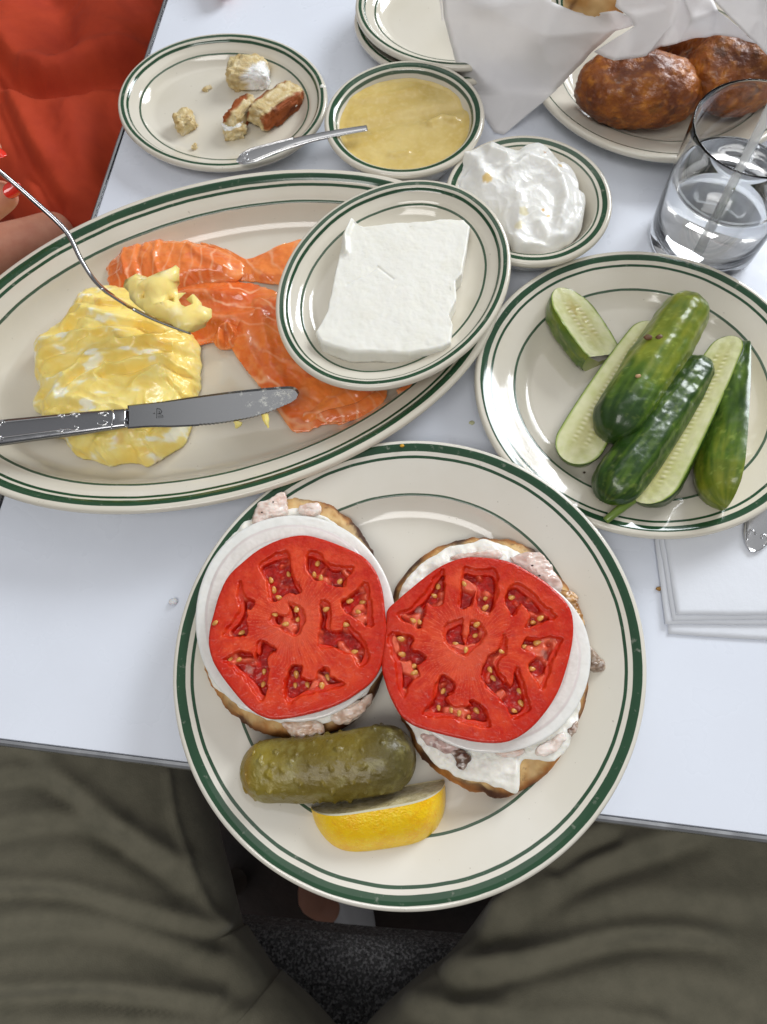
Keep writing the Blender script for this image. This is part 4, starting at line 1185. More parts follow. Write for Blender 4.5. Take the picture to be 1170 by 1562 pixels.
def cucumber(p0, p1, rad, label, tone, seed, cut=None, bend=0.0, blunt=(0, 0), facetone=0.0, name='cucumber_piece', stem=None, frac=1.0):
    """A cucumber from p0 to p1 (axis points). cut: None for whole, else the direction the flat cut face looks.
    rad: radii along the length. blunt: how squared each end is (0 round, 1 cut straight). frac: cut plane offset (1 = through the axis)."""
    p0, p1 = np.array(p0), np.array(p1)
    Lh = np.linalg.norm(p1 - p0); T = (p1 - p0) / Lh
    N_ = np.array(cut if cut is not None else (0, 0, 1.0), float); N_ -= (N_ @ T) * T; N_ /= np.linalg.norm(N_)
    S_ = np.cross(T, N_)
    m, nt = 150, 72
    u = np.linspace(0, 1, m); u = .35 * u + .65 * (.5 - .5 * np.cos(u * math.pi))
    r = spline(np.array(rad)[:, None], 60)[:, 0]; r = np.interp(u, np.linspace(0, 1, 60), r)
    e0 = np.clip(u * Lh / (rad[0] * (1.15 - .9 * blunt[0])), 0, 1); e1 = np.clip((1 - u) * Lh / (rad[-1] * (1.15 - .9 * blunt[1])), 0, 1)
    cap = np.minimum(np.sqrt(np.clip(1 - (1 - e0) ** 2.1, 0, 1)), np.sqrt(np.clip(1 - (1 - e1) ** 2.1, 0, 1)))
    if blunt[0] > .8: cap = np.where(u < .5, np.maximum(cap, .93), cap)
    if blunt[1] > .8: cap = np.where(u > .5, np.maximum(cap, .93), cap)
    r = r * np.maximum(cap, .01)
    C = p0 + T * (u * Lh)[:, None] + S_ * (bend * np.sin(u * math.pi))[:, None]
    t = thing(name, (*((p0 + p1) / 2)[:2], FLOOR_CU), label, 'cucumber', 'half-sour cucumbers on the round plate')
    if cut is None:
        th = np.linspace(0, 2 * math.pi, nt, endpoint=False); wrap = True
    else:
        th = np.linspace(math.pi, 2 * math.pi, nt); wrap = False
    D = (S_ * np.cos(th)[:, None] + N_ * np.sin(th)[:, None])
    V = (C[:, None] + r[:, None, None] * D[None]).reshape(-1, 3)
    U = np.repeat(u, nt); TT = np.tile(th, m)
    rr = np.repeat(np.clip(cap, 0, 1), nt)
    DD = np.tile(D, (m, 1))
    edge = 1.0 if cut is None else np.minimum(1, np.abs(np.sin(TT)) * 4)
    V = V + DD * ((.0011 * fbm(V, 75, 3, seed=seed) + .0004 * np.cos(TT * 8 + 2 * fbm(V, 30, 2))) * rr * edge)[:, None]
    F = np.ascontiguousarray(grid_faces(m, nt, wrap)[:, ::-1])
    c = skin_col(V, U, TT, tone, seed)
    if cut is None:
        sc = fbm(V, 120, 2, seed=seed + 20)
    put('skin', mesh(V, F, True, {'col': c}), skin_m, t)
    if cut is not None:
        k = np.linspace(-1, 1, 61)
        Vf = (C[:, None] + (r[:, None] * k[None])[:, :, None] * S_[None, None]).reshape(-1, 3)
        UU = np.repeat(u, 61); KK = np.tile(k, m)
        endf = np.minimum(np.minimum(UU, 1 - UU) * Lh / .02, 1)
        # seed cavity: two rows of slim seeds on either side of the core
        row = np.abs(np.abs(KK) - .26)
        cell = np.abs(((UU * Lh * 290 + .5 * (KK > 0)) % 1) - .5) * 2
        sd = np.exp(-(row / .12) ** 2) * sstep(.75, .25, cell + .3 * fbm(Vf, 300, 2)) * sstep(.5, 1, endf)
        core = np.exp(-(KK / .5) ** 2) * endf
        Vf = Vf + N_ * (.00035 * fbm(Vf, 200, 3, seed=seed) - .0012 * core * .5 + .0004 * sd)[:, None]
        n = fbm(Vf, 130, 3, seed=seed + 2)
        cf = lerp(lin(226, 226, 184), lin(206, 210, 148), np.clip(.35 + n, 0, 1))
        cf = lerp(cf, lin(206, 200, 132), core * .75)
        cf = lerp(cf, lin(176, 176, 96), np.exp(-(row / .16) ** 2) * endf * .55)
        cf = lerp(cf, lin(236, 232, 190), sd * .95)
        cf = lerp(cf, lin(176, 152, 70), facetone * np.exp(-((UU - .45) / .25) ** 2) * np.exp(-(KK / .3) ** 2) * np.clip(.6 + n * 2, 0, 1))
        cf = lerp(cf, lin(150, 172, 74), sstep(.86, .97, np.abs(KK)))
        cf = lerp(cf, lin(70, 96, 26), sstep(.955, 1.0, np.abs(KK)))
        put('cut_face', mesh(Vf, np.ascontiguousarray(grid_faces(m, 61, False)), True, {'col': cf}), flesh_m, t)
        for e, bl in ((0, blunt[0]), (m - 1, blunt[1])):
            if bl > .8:                                     # end sawn straight across
                ring = [C[e] + r[e] * d for d in D]
                Vc = np.array([C[e] + N_ * (-r[e] * .42)] + ring)
                Fc = [(0, i + 1, i + 2) if e == 0 else (0, i + 2, i + 1) for i in range(nt - 1)]
                ce = lerp(lin(206, 208, 140), lin(150, 172, 74), np.r_[0, np.ones(nt)] * .8)
                put('end_cut', mesh(Vc, Fc, True, {'col': ce}), flesh_m, t)
    if stem is not None:
        pts, rs = stem
        pp = spline(pts, 20); V, F = sweep(pp, np.linspace(*rs, 20), np.linspace(*rs, 20), (0, 0, 1), 12)
        put('stem', mesh(V, F, True, {'col': np.tile(lin(104, 128, 50), (len(V), 1))}), skin_m, t)
    return t


fz = FLOOR_CU
cucumber(p5((335, 170), fz + .014), p5((505, 425), fz + .012), [.0175, .0198, .0198, .0178], 'short cucumber half with yellowish core at the far left of its plate', .6, 1, cut=(.45, .12, .88), blunt=(0, 1), facetone=.9)
cucumber(p5((690, 300), fz + .0130), p5((365, 830), fz + .0125), [.0105, .0125, .0140, .0150, .0150], 'pale cucumber half lying cut face up under the whole cucumber', .45, 2, cut=(-.22, -.05, .97), bend=.001)
cucumber(p5((840, 212), fz + .0175), p5((512, 742), fz + .0215), [.0148, .0162, .0168, .0164, .0160], 'whole glossy green cucumber with small brown marks', lambda U: .80 - .85 * sstep(.5, .95, U), 3)
cucumber(p5((880, 445), fz + .013), p5((500, 985), fz + .0185), [.0110, .0135, .0150, .0158, .0145], 'dark green cucumber half lying skin up beside the cut half with a stem', .08, 4, cut=(.5, .15, -.85), bend=.0)
s0 = p5((585, 988), fz + .017); s1 = p5((545, 1020), fz + .018); s2 = p5((505, 1052), fz + .016)
cucumber(p5((985, 352), fz + .0200), p5((640, 985), fz + .0180), [.0095, .0125, .0145, .0158, .0160], 'cucumber half with long seedy cut face and a green stem', .05, 5, cut=(-.74, -.36, .58), stem=([s0 * 1.0 + (s0 - s1) * .5, s0, s1, s2], (.0032, .0022)))
cucumber(p5((1036, 380), fz + .013), p5((962, 1005), fz + .0180), [.0080, .0135, .0175, .0200, .0200], 'cucumber half at the right of its plate, cut face turned right', lambda U: .2 + .6 * sstep(.45, 1.0, U), 6, cut=(.98, .0, -.02))
mark_m = M('brown_mark', lin(96, 62, 30), .5)
bits = M('spice_bits', lin(150, 110, 50), .5); dark_bit = M('dark_specks', (.05, .035, .02), .6); yel_bit = M('mustard_seed', lin(214, 160, 40), .4)
iv, if_ = ico(2)


def speck(name, px, z, r, mat, label, cat, o=(0, 0), s=1.0, flat=.55):
    p = at(o[0] + px[0] / s, o[1] + px[1] / s, z)
    v = iv * r * np.array([1, .75, flat]); v = v + (iv * (fbm(iv + px[0], 1.7, 2) * r * .35)[:, None])
    return tag(put(name, mesh(v + p, if_), mat), label, cat)


speck('mustard_seed', (995, 820), fz + .005, .0022, yel_bit, 'yellow seed by the right cucumber half', 'seed', *Z5)
speck('spice_bit', (985, 795), fz + .006, .0013, dark_bit, 'dark spice bit just above the yellow seed', 'spice', *Z5)
speck('spice_bit', (425, 870), fz + .004, .0009, dark_bit, 'black speck left of the dark cucumber half', 'spice', *Z5)
speck('cucumber_blemish', (665, 358), fz + .0345, .0028, mark_m, 'larger brown blemish on the whole cucumber, left of a pair', 'blemish', *Z5, .3)
speck('cucumber_blemish', (710, 358), fz + .0352, .0024, mark_m, 'smaller brown blemish on the whole cucumber, right of a pair', 'blemish', *Z5, .3)
speck('cucumber_blemish', (815, 232), fz + .0305, .0019, mark_m, 'brown blemish at the far end of the whole cucumber', 'blemish', *Z5, .3)
speck('spice_seed', (628, 505), fz + .0365, .0018, M('pale_seed', lin(190, 150, 110), .4), 'pale brown seed stuck to the middle of the whole cucumber', 'seed', *Z5)

# ================================================================== croquettes, roll and paper
Z5P = ((660, 0), 2.294)
fry_m = M('fried_crust', attr='col', rough=.42, sss=.1, sssr=(1, .4, .1), sscale=.003, coat=.2, bumps=[(260, .6, .0022), (700, .5, .0010)])


def croquette(px, py, z, size, rot, seed, label):
    p = at(Z5P[0][0] + px / Z5P[1], Z5P[0][1] + py / Z5P[1], z)
    v, f = ico(6)
    sg = np.sign(v) * np.abs(v) ** .9
    v = sg * size
    nn = v / np.linalg.norm(v, axis=1)[:, None]
    P = v + seed
    v = v + nn * (.0035 * fbm(P, 38, 3) + .0012 * fbm(P, 170, 3) + .0006 * fbm(P, 480, 2))[:, None]
    n = fbm(P, 60, 4, seed=1); n2 = fbm(P, 240, 3, seed=2)
    c = lerp(lin(158, 86, 20), lin(104, 48, 12), np.clip(.5 + n * 1.2, 0, 1))
    c = lerp(c, lin(194, 122, 38), np.clip(n2 * 1.3 - n * .6, 0, .8))
    c = lerp(c, lin(46, 18, 6), sstep(.15, .6, fbm(P, 75, 4, seed=5)) * .75)
    v = v @ np.array(Euler(rot).to_matrix()).T + p
    return tag(put('fried_croquette', mesh(v, f, True, {'col': c}), fry_m), label, 'croquette', 'fried croquettes on their plate')


croquette(720, 315, .034, (.046, .026, .024), (0, .05, -.22), .4, 'whole brown fried croquette left of the water glass')
croquette(1075, 250, .036, (.042, .028, .026), (0, 0, .15), 1.7, 'brown fried croquette seen behind the water glass rim')
croquette(850, 120, .030, (.030, .020, .018), (0, 0, .3), 2.6, 'fried croquette tucked under the paper behind the others')
roll_m = M('pale_roll', attr='col', rough=.6, sss=.15, sssr=(1, .6, .3), sscale=.003, bumps=[(200, .3, .001)])
p = at(912, -8, .075)
v, f = ico(5); nn = v.copy(); v = v * [.024, .020, .018] + nn * (.002 * fbm(v, 2.2, 3))[:, None]
c = lerp(lin(220, 186, 132), lin(176, 128, 70), np.clip(.4 + fbm(v, 60, 3) * 1.3, 0, 1)); c = lerp(c, lin(104, 66, 30), np.exp(-((v[:, 1] + .009 + .004 * fbm(v, 60, 2)) / .0012) ** 2) * .8)
tag(put('bread_roll', mesh(v + p, f, True, {'col': c}), roll_m), 'tan bread roll resting on the crumpled paper at the far edge', 'bread')

paper_m = M('wax_paper', (.93, .92, .92), .4, sss=.0, bumps=[(70, .25, .002), (400, .08, .0005)], spots=[((.88, .865, .87), 30, .4, .7)])
pb = paper_m.node_tree; _b = pb.nodes['Principled BSDF']
_tr = pb.nodes.new('ShaderNodeBsdfTranslucent'); _tr.inputs['Color'].default_value = (.9, .88, .88, 1)
_mx = pb.nodes.new('ShaderNodeMixShader'); _mx.inputs['Fac'].default_value = .42
_out = [n for n in pb.nodes if n.type == 'OUTPUT_MATERIAL'][0]
pb.links.new(_b.outputs[0], _mx.inputs[1]); pb.links.new(_tr.outputs[0], _mx.inputs[2]); pb.links.new(_mx.outputs[0], _out.inputs['Surface'])


def paper(pts, tris, label, seed, name='wax_paper_sheet', amp=.0012):
    """Creased sheet: 3D corner points joined by facets, split finer, lightly crumpled and given thickness."""
    P = np.array([at(Z5P[0][0] + a / Z5P[1], Z5P[0][1] + b / Z5P[1], z) for a, b, z in pts])
    me = mesh(P, tris, False)
    bm = bmesh.new(); bm.from_mesh(me)
    bmesh.ops.recalc_face_normals(bm, faces=bm.faces[:])
    bmesh.ops.subdivide_edges(bm, edges=bm.edges[:], cuts=7, use_grid_fill=True)
    bmesh.ops.triangulate(bm, faces=bm.faces[:])
    for _ in range(1):
        bmesh.ops.smooth_vert(bm, verts=[v for v in bm.verts if not v.is_boundary], factor=.5, use_axis_x=True, use_axis_y=True, use_axis_z=True)
    bm.to_mesh(me); bm.free()
    co = get_co(me); no = get_no(me)
    co = co + no * (amp * fbm(co, 40, 3, seed=seed) + amp * .6 * (1 - 2 * np.abs(fbm(co, 60, 2, seed=seed + 1))))[:, None]
    set_co(me, co)
    me = eval_mesh(me, [('SOLIDIFY', {'thickness': .00025, 'offset': 0})])
    me.polygons.foreach_set('use_smooth', np.ones(len(me.polygons), bool))
    return tag(put(name, me, paper_m), label, 'paper', 'white papers around the croquettes')


# left sheet, spilling over the plate's rim onto the table
PL = [(28, -40, .062), (38, 60, .050), (60, 150, .036), (85, 240, .022), (140, 330, .006), (175, 400, .003), (215, 462, .002), (248, 470, .002), (330, 402, .013), (430, 318, .028), (500, 245, .040), (562, 180, .052),
      (640, 110, .066), (705, 90, .074), (690, 62, .078), (640, 40, .080), (560, 52, .074), (500, 40, .076), (415, 5, .080), (415, -50, .084), (200, 30, .070), (250, 200, .046), (380, 130, .066), (300, 330, .016)]
TR = [(0, 1, 20), (1, 21, 20), (1, 2, 21), (2, 3, 21), (3, 4, 21), (4, 23, 21), (4, 5, 23), (5, 6, 23), (6, 7, 23), (7, 8, 23), (8, 9, 23), (23, 9, 21), (21, 9, 22), (9, 10, 22), (10, 11, 22), (11, 12, 22), (12, 16, 22), (12, 13, 14), (12, 14, 15), (12, 15, 16),
      (16, 17, 22), (17, 18, 22), (18, 20, 22), (20, 21, 22), (18, 19, 20), (19, 0, 20)]
paper(PL, TR, 'white wax paper hanging over the plate rim, with a toothed left edge', 1)
# front flap over the croquettes
PF = [(562, 180, .060), (600, 200, .060), (635, 212, .060), (700, 205, .061), (752, 195, .062), (860, 152, .068), (985, 122, .076), (1060, 135, .078), (1130, 155, .080), (705, 92, .078), (690, 62, .082), (640, 20, .086), (650, -40, .092), (860, 15, .084), (845, 80, .076),
      (800, 165, .062), (905, 70, .090), (1000, 40, .092), (960, -50, .098), (855, -50, .092), (740, -50, .094)]
TR = [(0, 1, 9), (1, 2, 9), (2, 3, 9), (3, 4, 14), (9, 3, 14), (4, 15, 14), (15, 5, 14), (5, 16, 14), (5, 6, 16), (6, 7, 17), (6, 17, 16), (7, 8, 17), (9, 14, 10), (10, 14, 13), (10, 13, 11), (11, 13, 20), (11, 20, 12), (13, 19, 20), (13, 14, 16), (13, 16, 19), (16, 17, 18), (16, 18, 19)]
paper(PF, TR, 'white wax paper flap folded over the croquettes, below the bread roll', 4, amp=.0016)
PR = [(968, -14, .106), (1040, 62, .100), (1100, 122, .096), (1135, 155, .092), (1172, 195, .088), (1230, 240, .086), (1330, 150, .096), (1300, -30, .110), (1130, -60, .118), (1150, 60, .104)]
TR = [(0, 1, 9), (1, 2, 9), (2, 3, 9), (3, 4, 9), (4, 5, 9), (5, 6, 9), (6, 7, 9), (7, 8, 9), (8, 0, 9)]
paper(PR, TR, 'bright white paper corner at the far right', 7, amp=.0008)
# toothed edge of the left sheet
tv_, tf_ = [], []
for k in range(16):
    f0, f1 = k / 16, (k + 1) / 16
    a = at(660 + (26 + 12 * f0 + 0) / 2.294, (-38 + 110 * f0) / 2.294, .062 - .014 * f0); b = at(660 + (26 + 12 * f1) / 2.294, (-38 + 110 * f1) / 2.294, .062 - .014 * f1)
    m_ = at(660 + (19 + 12 * (f0 + f1) / 2) / 2.294, (-38 + 110 * (f0 + f1) / 2) / 2.294, .062 - .014 * f0)
    i0 = len(tv_); tv_ += [a, b, m_, a - [0, 0, .0003], b - [0, 0, .0003], m_ - [0, 0, .0003]]
    tf_ += [(i0, i0 + 1, i0 + 2), (i0 + 3, i0 + 5, i0 + 4), (i0, i0 + 2, i0 + 5, i0 + 3), (i0 + 1, i0 + 4, i0 + 5, i0 + 2)]
sheet = [o for o in bpy.data.objects if o.name == 'wax_paper_sheet'][0]
put('toothed_edge', mesh(np.array(tv_), tf_, False), paper_m, sheet)

# ================================================================== water glass
glass_m = bpy.data.materials.new('clear_glass'); glass_m.use_nodes = True
b = glass_m.node_tree.nodes['Principled BSDF']
b.inputs['Base Color'].default_value = (1, 1, 1, 1); b.inputs['Roughness'].default_value = 0.0; b.inputs['Transmission Weight'].default_value = 1; b.inputs['IOR'].default_value = 1.38
water_m = bpy.data.materials.new('water'); water_m.use_nodes = True
b = water_m.node_tree.nodes['Principled BSDF']
b.inputs['Base Color'].default_value = (.985, .995, 1, 1); b.inputs['Roughness'].default_value = 0.0; b.inputs['Transmission Weight'].default_value = 1; b.inputs['IOR'].default_value = 1.33
straw_m = bpy.data.materials.new('clear_straw'); straw_m.use_nodes = True
b = straw_m.node_tree.nodes['Principled BSDF']
b.inputs['Base Color'].default_value = (.9, .91, .92, 1); b.inputs['Roughness'].default_value = 0.15; b.inputs['Alpha'].default_value = .30
GC = (0.2480, 0.3400)
glass = thing('drinking_glass', (*GC, 0), 'clear tumbler half full of water with a clear straw', 'glass')


def lathe(prof, n=96, c=GC):
    th = np.linspace(0, 2 * math.pi, n, endpoint=False)
    V = np.array([[(c[0] + r * math.cos(q), c[1] + r * math.sin(q), z) for q in th] for r, z in prof]).reshape(-1, 3)
    return V, grid_faces(len(prof), n)


gp = [(.0005, .0002), (.030, .0002), (.0345, .0008), (.0368, .003), (.0378, .008), (.0384, .03), (.0390, .06), (.0396, .090), (.0398, .0955), (.0395, .0966), (.0390, .0966), (.0387, .0955), (.0384, .090), (.0378, .06), (.0371, .03), (.0356, .0155), (.0335, .0118), (.028, .0100), (.015, .0092), (.0005, .0090)]
V, F = lathe(gp)
put('tumbler', mesh(V, np.ascontiguousarray(F[:, ::-1])), glass_m, glass)
WZ = .0560
wp = [(.0005, .0094), (.015, .0096), (.028, .0104), (.0334, .0122), (.0355, .0158), (.0370, .03), (.0376, WZ - .0015), (.03765, WZ + .0008), (.0368, WZ + .0002), (.034, WZ), (.02, WZ), (.0005, WZ)]
V, F = lathe(wp)
put('water', mesh(V, np.ascontiguousarray(F[:, ::-1])), water_m, glass)
sa, sb = np.array([.2395, .3255, .0135]), at(1178, 160, .125)
d_ = (sb - sa); path = np.array([sa + d_ * q for q in np.linspace(0, 1.25, 30)])
V1, F1 = sweep(path, .0030, .0030, (1, 0, 0), 20, cap=False)
V2, F2 = sweep(path, .0026, .0026, (1, 0, 0), 20, cap=False)
F2 = [q[::-1] for q in F2]
strw = put('drinking_straw', mesh(*merge([(V1, F1), (V2, F2)])), straw_m)
tag(strw, 'clear plastic straw leaning in the water glass', 'straw')
V, F = ico(2)
put('droplet', mesh(V * [.0010, .0007, .0013] + [GC[0] - .020, GC[1] - .0318, .083], F), water_m, glass)

# ================================================================== napkins and cutlery at the right
nap_m = M('paper_napkin', (.73, .755, .81), .85, bumps=[(160, .25, .0010), (1500, .2, .0003)])
ZN = ((960, 730), 5.571)
nap = thing('folded_napkin', (*at(1100, 880)[:2], 0), 'stack of folded white paper napkins by the near right table edge', 'napkin')


def nap_layer(near, left_top, z0, z1, seed):
    """near: near-left corner (zoom px); left_top: a point on the left edge; the sheet runs away and to the right."""
    A = at(ZN[0][0] + near[0] / ZN[1], ZN[0][1] + near[1] / ZN[1], z1)[:2]; B = at(ZN[0][0] + left_top[0] / ZN[1], ZN[0][1] + left_top[1] / ZN[1], z1)[:2]
    u = (B - A); u /= np.linalg.norm(u); e = at(1170, near[2], z1)[:2] - A; e /= np.linalg.norm(e)
    n, m = 60, 40
    a, b = np.meshgrid(np.linspace(0, .20, n), np.linspace(0, .13, m), indexing='ij')
    P = A[None, None] + u * a[..., None] + e * b[..., None]
    x, y = P[..., 0].ravel(), P[..., 1].ravel()
    Q = xy3(x, y)
    edge = np.minimum(np.minimum(a, b), .004).ravel() / .004
    z = z1 + (.0004 * fbm(Q, 22, 3, seed=seed) + .0002 * fbm(Q, 90, 2, seed=seed)) * edge - .0003 * (1 - edge)
    wob = .0006 * fbm(Q, 60, 3, seed=seed + 2) * (1 - edge)
    V = np.r_[np.c_[x + wob, y + wob, z], np.c_[x + wob, y + wob, np.full(x.shape, z0)]]
    F = grid_faces(n, m, False); F2 = F[:, ::-1] + n * m
    idx = np.arange(n * m).reshape(n, m); bd = np.r_[idx[0, :-1], idx[:-1, -1], idx[-1, :0:-1], idx[:0:-1, 0]]
    nx = np.roll(bd, -1); S_ = np.stack([bd, nx, nx + n * m, bd + n * m], -1)
    put('napkin_layer', mesh(V, np.ascontiguousarray(np.r_[F, F2, S_]), True), nap_m, nap)


nap_layer((335, 1322, 976), (255, 480), .0003, .0014, 1)
nap_layer((312, 1236, 953), (212, 480), .0016, .0030, 2)
nap_layer((370, 1204, 944), (250, 480), .0032, .0042, 3)
nap_layer((405, 1156, 938), (297, 480), .0044, .0056, 4)

steel = M('stainless_steel', (.78, .78, .79), .2, metal=1.0, rough_var=(60, .12, .24))
steel_orn = M('stainless_relief', (.66, .66, .67), .16, metal=1.0)
steel_dark = M('stainless_shadow', (.22, .22, .23), .3, metal=1.0)


def ornament(parent, pts, r, mat=steel_orn, name='relief_scroll'):
    V, F = sweep(spline(pts, 28), r, r, (0, 0, 1), 8)
    return put(name, mesh(V, F), mat, parent)


def handle(name, label, tip, end, zt, ze, wtip, wneck, arch, cat='spoon', group=None, lift=None):
    """Table-spoon style handle from its broad tip to the neck."""
    A, B = np.array(tip), np.array(end)
    t = thing(name, (*((A + B) / 2)[:2], min(A[2], B[2])), label, cat, group)
    u = np.linspace(0, 1, 60)
    path = A + (B - A) * u[:, None]; path[:, 2] += arch * np.sin(u * math.pi)
    w = np.interp(u, [0, .02, .06, .14, .3, .6, 1], [.12, .5, .82, 1.0, .74, .5, .42]) * wtip
    d = (B - A) / np.linalg.norm(B - A); side = np.cross(d, [0, 0, 1.]); side /= np.linalg.norm(side)
    V, F = sweep(path, w, np.interp(u, [0, .03, .2, 1], [.0006, .0011, .0012, .0014]), side, 28, 2.6)
    hnd = put('handle', mesh(V, F), steel, t)
    upv = np.cross(side, d)
    for sgn in (-1, 1):                                     # raised border and scrolls
        P = [path[int(q * 59)] + side * sgn * w[int(q * 59)] * .80 + upv * .0011 for q in (.05, .09, .15, .24, .34, .46)]
        ornament(hnd, P, .0006)
        for q in (.07,):
            c = path[int(q * 59)] + side * sgn * w[int(q * 59)] * .45 + upv * .0010
            ornament(hnd, [c + (side * math.cos(k) + d * math.sin(k)) * .0022 * (1 - .08 * k) for k in np.linspace(0, 4, 8)], .0006)
    return t, path, w, side, d, upv


handle('teaspoon', 'spoon handle end lying on the napkins at the right frame edge', at(1147, 842, .0070), at(1240, 520, .0090), 0, 0, .0098, .003, .002)
handle('dinner_fork', 'fork handle beside the spoon at the right frame edge', at(1192, 838, .0068), at(1262, 520, .0090), 0, 0, .0098, .003, .002, cat='fork')

# spoon in the applesauce
tA, tB = at(361, 246, .0265), at(560, 196, .0330)
sp, path, w, side, d, upv = handle('teaspoon', 'spoon with scrolled handle dipping into the applesauce', tA, tB, 0, 0, .0070, .0028, .0035)
bc = np.array([*at(596, 186, .018)]); v, f = ico(4)
v = v * [.020, .0125, .004]; keep = v
a_ = math.atan2(d[1], d[0]); v = rotz(v, a_) + bc
put('bowl', mesh(v, f), steel, sp)

# ================================================================== knife across the eggs
ZK = ((0, 560), 2.4375)
KZ = .0410


def kp(q, z=KZ):
    return at(ZK[0][0] + q[0] / ZK[1], ZK[0][1] + q[1] / ZK[1], z)


kn = thing('table_knife', (*kp((500, 180))[:2], KZ), 'serrated steel table knife lying across the scrambled eggs, tip smeared', 'knife')
upper = [(474, 142), (600, 128), (720, 110), (850, 92), (960, 80), (1050, 72), (1085, 72), (1103, 80), (1112, 95)]
lower = [(1105, 112), (1080, 130), (1040, 150), (980, 175), (900, 196), (800, 212), (740, 217), (640, 222), (560, 222), (474, 228)]
LU = spline(np.array(upper, float), 60); LL = spline(np.array(lower, float), 260)
cum = np.r_[0, np.cumsum(np.linalg.norm(np.diff(LL, axis=0), axis=1))]
nrm = np.c_[-np.gradient(LL[:, 1]), np.gradient(LL[:, 0])]; nrm /= np.linalg.norm(nrm, axis=1)[:, None]
ser = 2.6 * np.abs(np.sin(cum / 15.0 * math.pi)) * ((LL[:, 0] > 740) & (LL[:, 0] < 1075))
LL = LL + np.where((nrm @ [0, -1.])[:, None] > 0, nrm, -nrm) * (-ser)[:, None] * -1
OUT = np.r_[LU, LL]
def kz(q):                                          # the knife slopes gently from the egg down to its tip
    return KZ - .006 * np.clip((q[0] - 480) / 640, -1, 1)
top_ = np.array([kp(q, kz(q)) for q in OUT]); cen = top_.mean(0)
inner = np.array([kp(q, kz(q) + .0007) for q in (OUT - OUT.mean(0)) * [.985, .90] + OUT.mean(0)])
bot_ = top_ - [0, 0, .0006]
n = len(OUT)
V = np.r_[inner, top_, bot_]
F = [tuple(range(n))[::-1]] + [(i, (i + 1) % n, n + (i + 1) % n, n + i) for i in range(n)] + [(n + i, n + (i + 1) % n, 2 * n + (i + 1) % n, 2 * n + i) for i in range(n)] + [tuple(range(2 * n, 3 * n))]
blade_m = bpy.data.materials.new('smeared_steel'); blade_m.use_nodes = True
N, L = blade_m.node_tree.nodes, blade_m.node_tree.links; b = N['Principled BSDF']
b.inputs['Metallic'].default_value = 1; b.inputs['Base Color'].default_value = (.27, .275, .285, 1); b.inputs['Roughness'].default_value = .26
df = N.new('ShaderNodeBsdfPrincipled'); df.inputs['Base Color'].default_value = (.72, .71, .64, 1); df.inputs['Roughness'].default_value = .45
tc = N.new('ShaderNodeTexCoord'); nz = N.new('ShaderNodeTexNoise'); nz.inputs['Scale'].default_value = 210; nz.inputs['Detail'].default_value = 6; nz.inputs['Roughness'].default_value = .7
L.new(tc.outputs['Object'], nz.inputs['Vector'])
sx = N.new('ShaderNodeSeparateXYZ'); L.new(tc.outputs['Object'], sx.inputs[0])
g1 = N.new('ShaderNodeMapRange'); g1.inputs['From Min'].default_value = .03; g1.inputs['From Max'].default_value = .085; g1.inputs['To Min'].default_value = -.22; g1.inputs['To Max'].default_value = .06
L.new(sx.outputs['X'], g1.inputs['Value'])
ad = N.new('ShaderNodeMath'); L.new(nz.outputs['Fac'], ad.inputs[0]); L.new(g1.outputs[0], ad.inputs[1])
g2 = N.new('ShaderNodeMapRange'); g2.inputs['From Min'].default_value = .56; g2.inputs['From Max'].default_value = .72; g2.inputs['To Max'].default_value = .75; L.new(ad.outputs[0], g2.inputs['Value'])
mx = N.new('ShaderNodeMixShader'); L.new(g2.outputs[0], mx.inputs[0]); L.new(b.outputs[0], mx.inputs[1]); L.new(df.outputs[0], mx.inputs[2])
L.new(mx.outputs[0], [q for q in N if q.type == 'OUTPUT_MATERIAL'][0].inputs['Surface'])
kbl = put('blade', mesh(V, F, False), blade_m, kn)
# handle: from the collar to beyond the frame
hu = np.linspace(0, 1, 80)
c0, c1 = kp((478, 186)), kp((-560, 306), KZ - .004)
path = c0 + (c1 - c0) * hu[:, None]; path[:, 2] -= .0010
hd = (c1 - c0) / np.linalg.norm(c1 - c0); side = np.cross(hd, [0, 0, 1.]); side /= np.linalg.norm(side)
w = np.interp(hu, [0, .03, .05, .15, .5, .9, .97, 1], [.0061, .0064, .0066, .0073, .0088, .0100, .008, .002])
th_ = np.interp(hu, [0, .03, .2, 1], [.0018, .0024, .0030, .0032])
V, F = sweep(path, w, th_, side, 40, 3.2)
khnd = put('handle', mesh(V, F), M('knife_steel', (.33, .33, .345), .22, metal=1.0, rough_var=(60, .14, .26)), kn)
for q in (.010, .050):
    i = q
    c = c0 + (c1 - c0) * i
    P = [c + side * k * np.interp(i, hu, w) * .98 + [0, 0, .0022 * (1 - abs(k) ** 4) - .0004] + hd * (.0016 * k * k if q > .03 else 0) for k in np.linspace(-1, 1, 9)]
    ornament(khnd, P, .00055, name='collar_ring')
def hpt(a, k):
    i = a; c = c0 + (c1 - c0) * i; ww = np.interp(i, hu, w)
    return c + side * k * ww + [0, 0, np.interp(i, hu, th_) * (1 - abs(k) ** 3.2) ** (1 / 3.2) - .0008]
for sg in (-1, 1):
    ornament(khnd, [hpt(a, sg * .62) for a in (.2, .26, .32, .38, .44)], .0005)
    ornament(khnd, [hpt(a, sg * (.80 - .0 * i)) for i, a in enumerate((.44, .5, .56, .62, .7))], .0005)
    for a0, k0, rr in ((.085, .45, .0034), (.185, .62, .0030), (.235, .66, .0022), (.46, .55, .0034)):
        P = []
        for q in np.linspace(.2, 4.6, 9):
            a = a0 + rr * math.cos(q) / np.linalg.norm(c1 - c0) * (1 - .1 * q); k = sg * (k0 + rr * math.sin(q) * .8 / .008 * .5)
            P.append(hpt(a, max(-.9, min(.9, k))))
        ornament(khnd, P, .0006)
